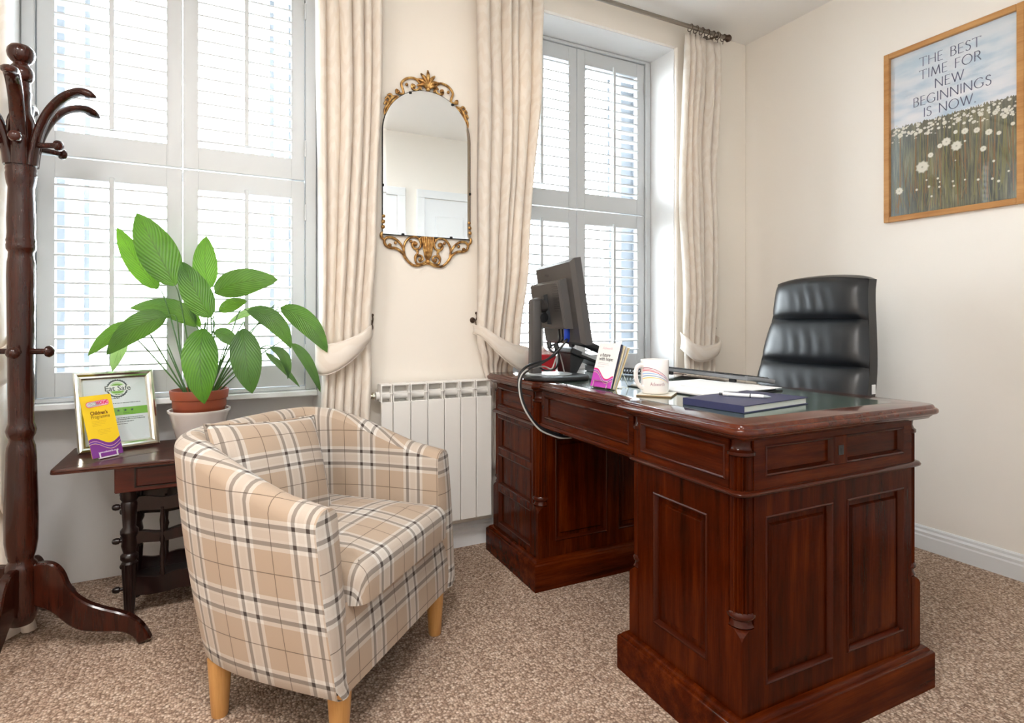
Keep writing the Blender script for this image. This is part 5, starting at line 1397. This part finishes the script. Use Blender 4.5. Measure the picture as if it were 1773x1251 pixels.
# column with a bent neck
nk = mf(0.205, 0.150, 0.062)
TC = Mloc(cx0, cy0, 0) @ Rz(rad(-10))
build('stand_column', MB().box(-0.021, 0.021, -0.027, 0.027, DZ+0.014, 1.078, 0.011, TC, seg=3), M_GREYPL, mo, smooth=True, world=True, angle=40)
build('neck', MB().tube(catmull([(cx0-0.004, cy0, 1.052), (cx0+0.012, cy0-0.002, 1.056), ((cx0+nk.x)/2+0.008, (cy0+nk.y)/2, 1.050), (nk.x+0.002, nk.y, nk.z+0.012)], 6), 0.027, 14, flat=0.8, up=(0, 0, 1)), M_GREYPL, mo, smooth=True, world=True, angle=60)
build('neck_hinge', MB().lathe([(0.018, -0.036), (0.021, -0.032), (0.021, 0.032), (0.018, 0.036)], 18, Mloc(nk.x-0.02, nk.y, nk.z-0.035) @ Rx(PI/2)), M_BLACKPL, mo, smooth=True, world=True)
bt = Mloc(1.165, 1.905, DZ) @ Rz(rad(-16))
build('base', MB().lathe([(0.120, 0.0), (0.128, 0.003), (0.130, 0.010), (0.127, 0.015), (0.118, 0.017)], 48, bt, squash=0.82), M_BLACKPL, mo, smooth=True, world=True, angle=50)
build('turntable', MB().lathe([(0.092, 0.0168), (0.094, 0.019), (0.090, 0.022), (0.02, 0.023)], 44, Mloc(1.145, 1.93, DZ) @ Rz(rad(-16)), squash=0.85), M_SILVERPL, mo, smooth=True, world=True, angle=40)
# cables
def cable(name, label, pts, r, m, extra=(), sub=8):
    p = catmull(pts, sub); c = Vector(pts[0])
    t_ = thing(name, label, 'cable', tuple(p[0]))
    build('lead', MB().tube(p, r, 8), m, t_, smooth=True, world=True)
    return t_
def PD_(u, v, t_): return on_depth(u, v, t_)
j1, j2, j3 = mf(0.165, 0.066, 0.028), mf(0.13, 0.066, 0.028), mf(0.085, 0.066, 0.028)
hub = PD_(963, 612, 2.12)
loop = [(930, 632, 2.06), (912, 640, 1.99), (901, 655, 1.97), (900, 676, 1.965), (906, 700, 1.96), (918, 722, 1.96), (935, 742, 1.97), (955, 752, 1.99), (975, 757, 2.03), (998, 754, 2.10), (1010, 746, 2.16)]
lp = [PD_(*q) for q in loop]
off = lambda k: Vector((0.004*math.cos(k*2.1), 0.004*math.sin(k*2.1), 0.005*math.sin(k*1.3)))
c1 = cable('monitor_cable', 'black power lead hanging from the monitor and looping over the desk edge', [j1, j1+Vector((0, 0, -0.05)), PD_(951, 600, 2.16), PD_(955, 608, 2.14), hub]+[q+off(0) for q in lp], 0.0042, M_CABLE)
build('ferrite', MB().tube([PD_(950, 592, 2.165), PD_(952, 602, 2.155)], 0.0095, 10), M_BLACK, c1, smooth=True, world=True)
c2 = cable('video_cable', 'black video lead with blue plug running from the monitor back', [j3+Vector((0, 0, -0.045)), PD_(981, 588, 2.13), PD_(974, 598, 2.12), PD_(958, 614, 2.11), PD_(944, 624, 2.09)]+[q+off(1)+Vector((0, 0, 0.004)) for q in lp], 0.0046, M_CABLE)
build('blue_plug', MB().tube([j3+Vector((0, 0, 0.004)), j3+Vector((0, 0, -0.035)), j3+Vector((0, 0, -0.05))], [0.013, 0.013, 0.008], 10, flat=0.6), M_BLUE, c2, smooth=True, world=True)
c2['label'] = 'black video lead with a blue plug under the monitor housing'
c3 = cable('signal_cable', 'second black lead with ferrite block beside the blue plug', [j2, j2+Vector((0, 0, -0.045)), PD_(962, 596, 2.15), PD_(966, 606, 2.13), PD_(968, 622, 2.14), PD_(962, 637, 2.15), PD_(945, 641, 2.16), PD_(932, 634, 2.14)], 0.0034, M_CABLE)
build('ferrite', MB().tube([PD_(962, 595, 2.15), PD_(965.5, 606, 2.135)], 0.010, 10), M_BLACK, c3, smooth=True, world=True)
c4 = cable('white_cable', 'pale grey lead bundled with the black leads over the desk edge', [PD_(977, 644, 2.22), PD_(974, 630, 2.2), PD_(968, 612, 2.16), PD_(962, 622, 2.13), PD_(955, 638, 2.12), PD_(940, 634, 2.10)]+[q+off(2)+Vector((-0.004, -0.004, -0.003)) for q in lp[1:]], 0.0027, M_CABLEW)
# red box with pale contents behind the monitor column
rb = thing('red_box', 'red cardboard box of tissues behind the monitor column', 'box', (1.300, 2.222, DZ), rad(-24))
build('carton', MB().box(-0.046, 0.046, -0.034, 0.034, 0.0005, 0.074, 0.003), M_RED, rb)
tsu = MB().grid(lambda a, b: ((a-.5)*0.076+0.005*math.sin(b*9), 0.012*math.sin(a*11)*(0.4+b)+0.004, 0.072+b*(0.032+0.012*math.sin(a*7))), 18, 6)
build('tissue', tsu, M_PAPER, rb, smooth=True)
# desk telephone
ph = thing('desk_telephone', 'black desk telephone with handset, tilted on its stand near the window', 'telephone', (1.398, 2.078, DZ), rad(-6))
TP = Mloc(0, 0, 0.070) @ Ry(rad(21))
pm_ = MB().box(-0.095, 0.105, -0.082, 0.082, -0.014, 0.012, 0.006, TP, seg=2)
bo_ = build('body', pm_, M_BLACKPL, ph)
build('stand', MB().prism([(-0.082, 0.090), (-0.045, 0.076), (-0.020, 0.062), (-0.056, 0.0006), (-0.084, 0.0006)], lambda a, b, d: (a, d, b), -0.06, 0.06).box(0.06, 0.10, -0.08, 0.08, 0.0006, 0.030, 0.003), M_BLACKPL, ph)
hsn = [(-0.10, 0.022), (-0.085, 0.038), (-0.04, 0.046), (0.02, 0.046), (0.075, 0.040), (0.095, 0.024)]
hp = catmull([TP @ Vector((a, -0.054, b+0.004)) for a, b in hsn], 6); n = len(hp)
build('handset', MB().tube(hp, [0.024 if (i < 6 or i > n-7) else 0.017 for i in range(n)], 12, flat=0.75), M_BLACKPL, ph, smooth=True, angle=60)
kp = build('keypad_plate', MB().box(-0.04, 0.095, -0.03, 0.085, 0.0135, 0.0155, 0.001, TP), M_SILVERPL, ph)
me_k = None
for i in range(4):
    for j in range(5):
        o = build('key', MB().box(-0.03+i*0.03, -0.012+i*0.03, -0.022+j*0.021, -0.008+j*0.021, 0.0155, 0.0185, 0.001, TP), M_BLACK, kp)
build('side_label', MB().box(-0.045, 0.085, -0.0832, -0.0815, -0.001, 0.011, 0, TP), M_SILVERPL, ph)
coil = [(0.115+0.018*math.cos(k*0.9)*1.0+0.0010*k, -0.10-0.0016*k, 0.016+0.011*math.sin(k*0.9)) for k in range(70)]
build('coiled_cord', MB().tube(coil, 0.0026, 6), M_CABLE, ph, smooth=True)
# leaflets in a wire stand
df, DL_ = sheet_frame((1.130, 1.625, DZ+0.006), (0.06, -0.998), (1, 0.06), 0.145, 0.043)
wsd = thing('leaflet_stand', 'bent chrome wire stand holding the white and purple leaflets on the desk', 'holder', (1.15, 1.57, DZ))
LS_W = 0.105
wr = 0.0013
build('wire_back', MB().tube([df(0.03, 0.0, -0.020), df(0.03, 0.165, -0.020), df(0.085, 0.165, -0.020), df(0.085, 0.0, -0.020)], wr, 6), M_CHROME, wsd, world=True)
build('wire_lip', MB().tube([df(0.02, -0.004, -0.02), df(0.02, -0.003, 0.006), df(0.02, 0.020, 0.0045), df(0.088, 0.020, 0.0045), df(0.088, -0.003, 0.006), df(0.088, -0.004, -0.02)], wr*1.2, 6), M_CHROME, wsd, world=True)
b1_, b2_ = df(0.03, 0.10, -0.020), df(0.085, 0.10, -0.020)
build('wire_leg', MB().tube([b1_, Vector((b1_.x+0.045, b1_.y, DZ+0.0015)), Vector((b2_.x+0.045, b2_.y, DZ+0.0015)), b2_], wr, 6), M_CHROME, wsd, world=True)
build('wire_foot', MB().tube([df(0.02, -0.004, -0.02)*1.0, Vector((df(0.02, 0, -0.02).x+0.04, df(0.02, 0, 0).y, DZ+0.0015)), Vector((df(0.088, 0, -0.02).x+0.04, df(0.088, 0, 0).y, DZ+0.0015)), df(0.088, -0.004, -0.02)], wr, 6), M_CHROME, wsd, world=True)
ltone = [M_PAPER, plain('navy_edged_card', C(70, 72, 92), 0.5), plain('cream_card', C(240, 226, 190), 0.5), plain('grey_card', C(196, 198, 200), 0.5), plain('buff_card', C(226, 206, 160), 0.5)]
llab = ["white leaflet with a purple wave, front of the stack in the wire stand", 'navy leaflet directly behind the white front leaflet in the wire stand', 'cream leaflet in the middle of the stack in the wire stand',
        'pale grey leaflet second from the back of the wire stand', 'buff leaflet at the back of the wire stand']
for k in range(5):
    th_ = 0.0022
    t_ = thing('leaflet', llab[k], 'leaflet', (1.135+0.004*k, 1.57, DZ+0.006), group='leaflets in the wire stand')
    base_d = -k*0.0050
    def dk(a, b, d, k=k): return df(a+0.0012*k, b, base_d+d-0.00055*k*b/0.15*8)
    sh_ = build('sheet', plate(MB(), dk, 0, LS_W, 0, DL_-0.001*k, -th_, 0), ltone[k], t_, world=True)
    if k == 0:
        def wy2(x): return 0.046+0.0165*math.cos(PI*min(1, max(0, (x-0.12)/0.55)))+(0.012*smooth01((x-0.72)/0.28))
        wave_print(dk, LS_W, 0.0002, wy2, None, None, None, [M_MAGENTA, M_PINK, M_LPINK, M_VIOLET, M_CREAMINK], [(0.0, 0.0, 0.0035), (0.0065, 0.0075, 0.0014), (0.009, 0.010, 0.0025), (0.0125, 0.0145, 0.0014)], sh_)
        tx = MB(); lettering(tx, 'a future', 0.0165, 0.016, 0.104, lambda a, b: dk(a, b, 0.0003), bold=0.02); lettering(tx, 'with hope:', 0.0165, 0.016, 0.0905, lambda a, b: dk(a, b, 0.0003), bold=0.02)
        build('lettering', tx, M_INK, sh_, world=True)
        tx = MB(); lettering(tx, 'Ackworth', 0.0125, 0.022, 0.129, lambda a, b: dk(a, b, 0.0003))
        build('lettering', tx, plain('faded_pink_ink', C(226, 170, 186), 0.6), sh_, world=True)
        pl3 = MB()
        for (y_, a_, b2) in ((0.081, .016, .066), (0.076, .016, .072), (0.068, .016, .05)):
            x = a_; rr = random.Random(int(y_*1000))
            while x < b2: L = rr.uniform(.003, .007); plate(pl3, dk, x, x+L, y_, y_+.0016, 0, .0002); x += L+.0015
        build('print_lines', pl3, plain('faint_grey_ink', C(206, 198, 206), 0.6), sh_, world=True)['kind'] = 'stuff'
# mug on a coaster
MGX, MGY = 1.192, 1.372
co = thing('coaster', 'square pale coaster under the mug on the desk', 'coaster', (MGX+0.003, MGY-0.006, DZ), rad(38))
build('board', MB().box(-0.052, 0.052, -0.052, 0.052, 0.0003, 0.0045, 0.0008), M_CORK, co)
build('face', MB().box(-0.0515, 0.0515, -0.0515, 0.0515, 0.0045, 0.0055, 0.0004), M_COASTTOP, co)
mg = thing('mug', 'white mug with rainbow swoosh and Ackworth lettering on the coaster', 'mug', (MGX, MGY, DZ+0.0057))
MR_, MH_ = 0.0415, 0.103
build('body', MB().lathe([(0.032, 0.0), (0.038, 0.001), (0.0405, 0.004), (MR_, 0.010), (MR_, MH_-0.002), (MR_-0.0015, MH_), (MR_-0.0035, MH_-0.001), (MR_-0.004, 0.01), (0.01, 0.007)], 64), M_WHITECER, mg, smooth=True, angle=50)
va = math.atan2(-MGY, -MGX)                        # direction from the mug to the camera
ha = va-rad(56)
hpts = [(0.0400, 0.084), (0.052, 0.087), (0.064, 0.078), (0.067, 0.055), (0.061, 0.033), (0.050, 0.021), (0.0400, 0.020)]
build('handle', MB().tube(catmull([(r_*math.cos(ha), r_*math.sin(ha), z) for r_, z in hpts], 6), 0.0068, 10, flat=0.8), M_WHITECER, mg, smooth=True)
def mw(s, z, d=0.0): a = va+s/MR_; return ((MR_+d)*math.cos(a), (MR_+d)*math.sin(a), z)      # s runs to the right as seen
def swoosh(m, z0, z1, z2, th0, th1, s0=-0.042, s1=0.058):
    mb = MB(); n = 26; P_ = []
    for i in range(n+1):
        f = i/n; s = s0+(s1-s0)*f
        z = z0*(1-f)**2+2*z1*f*(1-f)+z2*f*f; th = th0+(th1-th0)*f
        P_.append((s, z, th))
    for (a, b) in zip(P_, P_[1:]): mb.add([mw(a[0], a[1]-a[2], 0.0002), mw(b[0], b[1]-b[2], 0.0002), mw(b[0], b[1], 0.0002), mw(a[0], a[1], 0.0002)], [(0, 1, 2, 3)])
    build('swoosh_print', mb, m, mg)
swoosh(M_INKP, 0.078, 0.092, 0.030, 0.0022, 0.001); swoosh(plain('rose_ink', C(236, 150, 168), 0.5), 0.0745, 0.086, 0.030, 0.0030, 0.0006); swoosh(M_REDLINE, 0.070, 0.083, 0.026, 0.0026, 0.001)
swoosh(plain('sky_ink', C(170, 200, 236), 0.5), 0.062, 0.074, 0.036, 0.004, 0.001); swoosh(M_BLUELINE, 0.053, 0.070, 0.026, 0.0024, 0.001); swoosh(plain('gold_ink', C(240, 206, 110), 0.5), 0.046, 0.062, 0.034, 0.0032, 0.0008, s1=0.045)
tx = MB(); lettering(tx, 'Ackworth', 0.0155, -0.013, 0.026, lambda a, b: mw(a, b, 0.0003), width=0.044)
build('lettering', tx, plain('brown_plum_ink', C(150, 96, 110), 0.5), mg)
# black folder, papers, keyboard
f0, f1 = on_z(1086, 667, DZ+0.003), on_z(1216, 686.5, DZ+0.003)
fd = (f0-f1); fa = math.atan2(fd.y, fd.x)
fo_ = thing('folder', 'thin black folder lying under the white papers', 'folder', (f1.x, f1.y, DZ), fa)
fl = fd.length
build('cover', MB().box(-0.02, fl, -0.345, 0.0, 0.0003, 0.0035, 0.001), M_BLACK, fo_)
pp_ = thing('paper_pad', 'large pad of white paper under the keyboard', 'paper', (f1.x, f1.y, DZ+0.0036), fa)
build('sheets', MB().box(0.004, fl-0.012, -0.342, -0.006, 0, 0.0055, 0.0008), M_PAPER, pp_)
build('top_sheet', MB().box(-0.012, 0.20, -0.352, -0.120, 0.0057, 0.0065), M_PAPER, pp_)
kb = thing('keyboard', 'dark grey computer keyboard propped on its rear feet on the papers', 'keyboard', (1.605, 1.612, DZ+0.0102), rad(-1))
KT = Mloc(0, 0, 0.0165) @ Ry(rad(7.5))
build('case', MB().box(0.0, 0.142, -0.232, 0.225, -0.004, 0.012, 0.004, KT, seg=2), M_MIDGREY, kb)
build('rear_edge', MB().box(-0.0008, 0.0006, -0.222, 0.215, 0.0095, 0.0115, 0, KT), M_BLACKPL, kb)
for fy in (-0.16, 0.16): build('rear_foot', MB().box(0.006, 0.018, fy-0.014, fy+0.014, -0.001, 0.013, 0.002), M_BLACKPL, kb)
kmesh = None
for r_ in range(5):
    for c_ in range(20):
        y_ = -0.219+c_*0.0219; x_ = 0.018+r_*0.0215
        if kmesh is None:
            o = build('key', MB().box(-0.0082, 0.0082, -0.0088, 0.0088, 0.0, 0.0032, 0.001), M_BLACKPL, kb); kmesh = o.data
        else:
            o = bpy.data.objects.new('key', kmesh); COL.objects.link(o); o.parent = kb
        o.location = KT @ Vector((x_, y_, 0.0118)); o.rotation_euler = (0, rad(7.5), 0)
# notebook and pen
n0 = Vector((1.147, 0.997, DZ+0.0003)); na = rad(7.0)
nb2 = thing('notebook', 'navy hardback notebook on the green leather at the near end of the desk', 'book', n0, na)
build('cover', MB().box(0, 0.290, 0, 0.186, 0.0, 0.0026, 0.0008).box(0, 0.290, 0, 0.186, 0.0164, 0.019, 0.0008).box(-0.0004, 0.003, 0, 0.186, 0.0, 0.019, 0.001), M_NAVY, nb2)
build('pages', MB().box(0.003, 0.286, 0.004, 0.182, 0.0026, 0.0164), M_PAGES, nb2)
p0, p1 = on_z(1249, 681.5, DZ+0.0243), on_z(1335, 686.8, DZ+0.0243)
pe = thing('ballpoint_pen', 'white ballpoint pen lying on the navy notebook', 'pen', tuple(p0))
dp = (p1-p0); Lp = dp.length; TPen = Mloc(*p0) @ dp.to_track_quat('Z', 'Y').to_matrix().to_4x4()
wpen = lambda nm, pr, m: build(nm, MB().lathe(pr, 16, TPen), m, pe, smooth=True, world=True, angle=50)
wpen('barrel', [(0.0046, 0.004), (0.0050, 0.006), (0.0050, Lp*0.78), (0.0046, Lp*0.86)], M_PAPER)
wpen('tip', [(0.0046, Lp*0.86), (0.0036, Lp*0.93), (0.0012, Lp*0.985), (0.0005, Lp)], M_SILVERPL)
wpen('ring', [(0.0052, Lp*0.58), (0.0053, Lp*0.585), (0.0053, Lp*0.60), (0.0052, Lp*0.605)], M_INK)
wpen('push_button', [(0.003, -0.006), (0.0034, -0.005), (0.0034, 0.006)], M_INK)
build('clip', MB().tube([TPen @ Vector((0, 0.0075, 0.006)), TPen @ Vector((0, 0.0082, 0.045))], 0.0012, 6), M_SILVERPL, pe, world=True)

# ---------------------------------------------------------------- office chair (faces the desk, towards -x)
oc = thing('office_chair', 'high-backed black leather office chair with three padded sections behind the desk', 'chair', (2.10, 1.63, 0), 0.0)
BXO, BYO = 2.10, 1.63
def backx(z): return 2.27+(z-0.69)*0.215+0.05*smooth01((0.62-z)/0.25)-0.02*smooth01((z-0.95)/0.3)
def halfw(z): return 0.258-0.045*smooth01((z-0.72)/0.42)
def pad(z0, z1, crown_top=0.0):
    mb = MB()
    def fn(a, b):
        x = a*2-1; zc = z0+(z1-z0)*b
        e = 1-abs(2*b-1)**3.2
        hw_ = halfw(zc)*(0.985+0.015*e)
        side = 1-abs(x)**5
        bulge = 0.012+0.040*max(0, e)**0.55*max(0, side)**0.5+0.012*max(0, side)**0.5
        wr_ = 0.0022*math.sin(x*26+math.sin(b*5)*2)*math.exp(-((b-0.45)/0.3)**2)*math.exp(-(x/0.5)**2)
        zz = zc-(crown_top*x*x if b > 0.5 else 0)*smooth01((b-0.5)*2)
        return (backx(zc)-bulge-wr_-BXO, x*hw_, zz)
    mb.grid(fn, 28, 14)
    # side and rear
    return mb
bs_ = MB()
def shell_fn(a, b):
    z = 0.50+0.68*b; x = a*2-1
    hw_ = halfw(z)+0.002
    d = 0.062+0.045*(1-abs(x)**4)**0.5
    return (backx(z)+d-0.026-BXO, x*hw_, z-0.018*x*x*smooth01((b-.9)*10))
bs_.grid(shell_fn, 20, 24)
# side gussets and top strip join pad fronts to the shell
def gus(s):
    def f(a, b):
        z = 0.50+0.68*b
        return (backx(z)-0.012+a*(0.048)-BXO+0.0*a, s*(halfw(z)+0.002*a), z-0.018*smooth01((b-.9)*10))
    return f
back = build('back_shell', bs_, M_BLACKLEATHER, oc, smooth=True, angle=80)
for s in (-1, 1): build('side_gusset', MB().grid(gus(s), 3, 24), M_BLACKLEATHER, back, smooth=True, angle=80)
def topf(a, b):
    x = a*2-1; z = 1.18-0.018*x*x
    f = shell_fn(a, 1.0); g0 = (backx(1.18)-0.012-0.02*max(0, 1-abs(x)**5)**.5-BXO, x*halfw(1.18), z)
    q = Vector(g0).lerp(Vector(f), b); q.z += 0.012*math.sin(PI*b)*(1-abs(x)**10)
    return q
build('top_strip', MB().grid(topf, 20, 6), M_BLACKLEATHER, back, smooth=True, angle=80)
for (z0, z1, c_) in ((0.50, 0.628, 0), (0.622, 0.812, 0), (0.806, 1.003, 0), (0.997, 1.182, 0.018)):
    build('back_pad', pad(z0, z1, c_), M_BLACKLEATHER, oc, smooth=True, angle=80)
build('tag', MB().box(backx(0.735)+0.004-BXO, backx(0.735)+0.026-BXO, -halfw(0.735)-0.0045, -halfw(0.735)-0.0025, 0.705, 0.742), M_TAG, oc)
sc_ = puff_box(-0.30, 0.18, -0.25, 0.25, 0.42, 0.485, 0.035, 0.02)
build('seat', sc_, M_BLACKLEATHER, oc, smooth=True, angle=60)
build('seat_plate', MB().box(-0.20, 0.14, -0.16, 0.16, 0.40, 0.425, 0.004).box(0.10, 0.26, -0.05, 0.05, 0.405, 0.42, 0.004), M_BLACKPL, oc)
build('back_bracket', MB().tube(catmull([(0.10, 0, 0.41), (0.24, 0, 0.42), (0.262, 0, 0.50), (0.27, 0, 0.60)], 5), 0.03, 10, flat=0.4, up=(0, 1, 0)), M_BLACKPL, oc, smooth=True)
for s in (-1, 1):
    build('armrest', MB().tube(catmull([(0.12, s*0.24, 0.43), (0.10, s*0.275, 0.50), (0.02, s*0.28, 0.62), (-0.08, s*0.28, 0.635), (-0.18, s*0.28, 0.625)], 6), 0.016, 10), M_BLACKPL, oc, smooth=True)
build('gas_lift', MB().lathe([(0.03, 0.10), (0.03, 0.25), (0.016, 0.25), (0.016, 0.40)], 18), M_BLACKPL, oc, smooth=True)
for k in range(5):
    a = 2*PI*k/5+0.3
    sp_ = build('base_spoke', MB().tube([(0.02*math.cos(a), 0.02*math.sin(a), 0.115), (0.16*math.cos(a), 0.16*math.sin(a), 0.10), (0.27*math.cos(a), 0.27*math.sin(a), 0.075)], [0.026, 0.022, 0.015], 8), M_BLACKPL, oc, smooth=True)
    build('castor', MB().lathe([(0.01, -0.02), (0.026, -0.016), (0.027, 0.016), (0.01, 0.02)], 14, Mloc(0.27*math.cos(a), 0.27*math.sin(a), 0.0275) @ Rz(a+PI/2) @ Ry(PI/2)), M_BLACK, sp_, smooth=True)
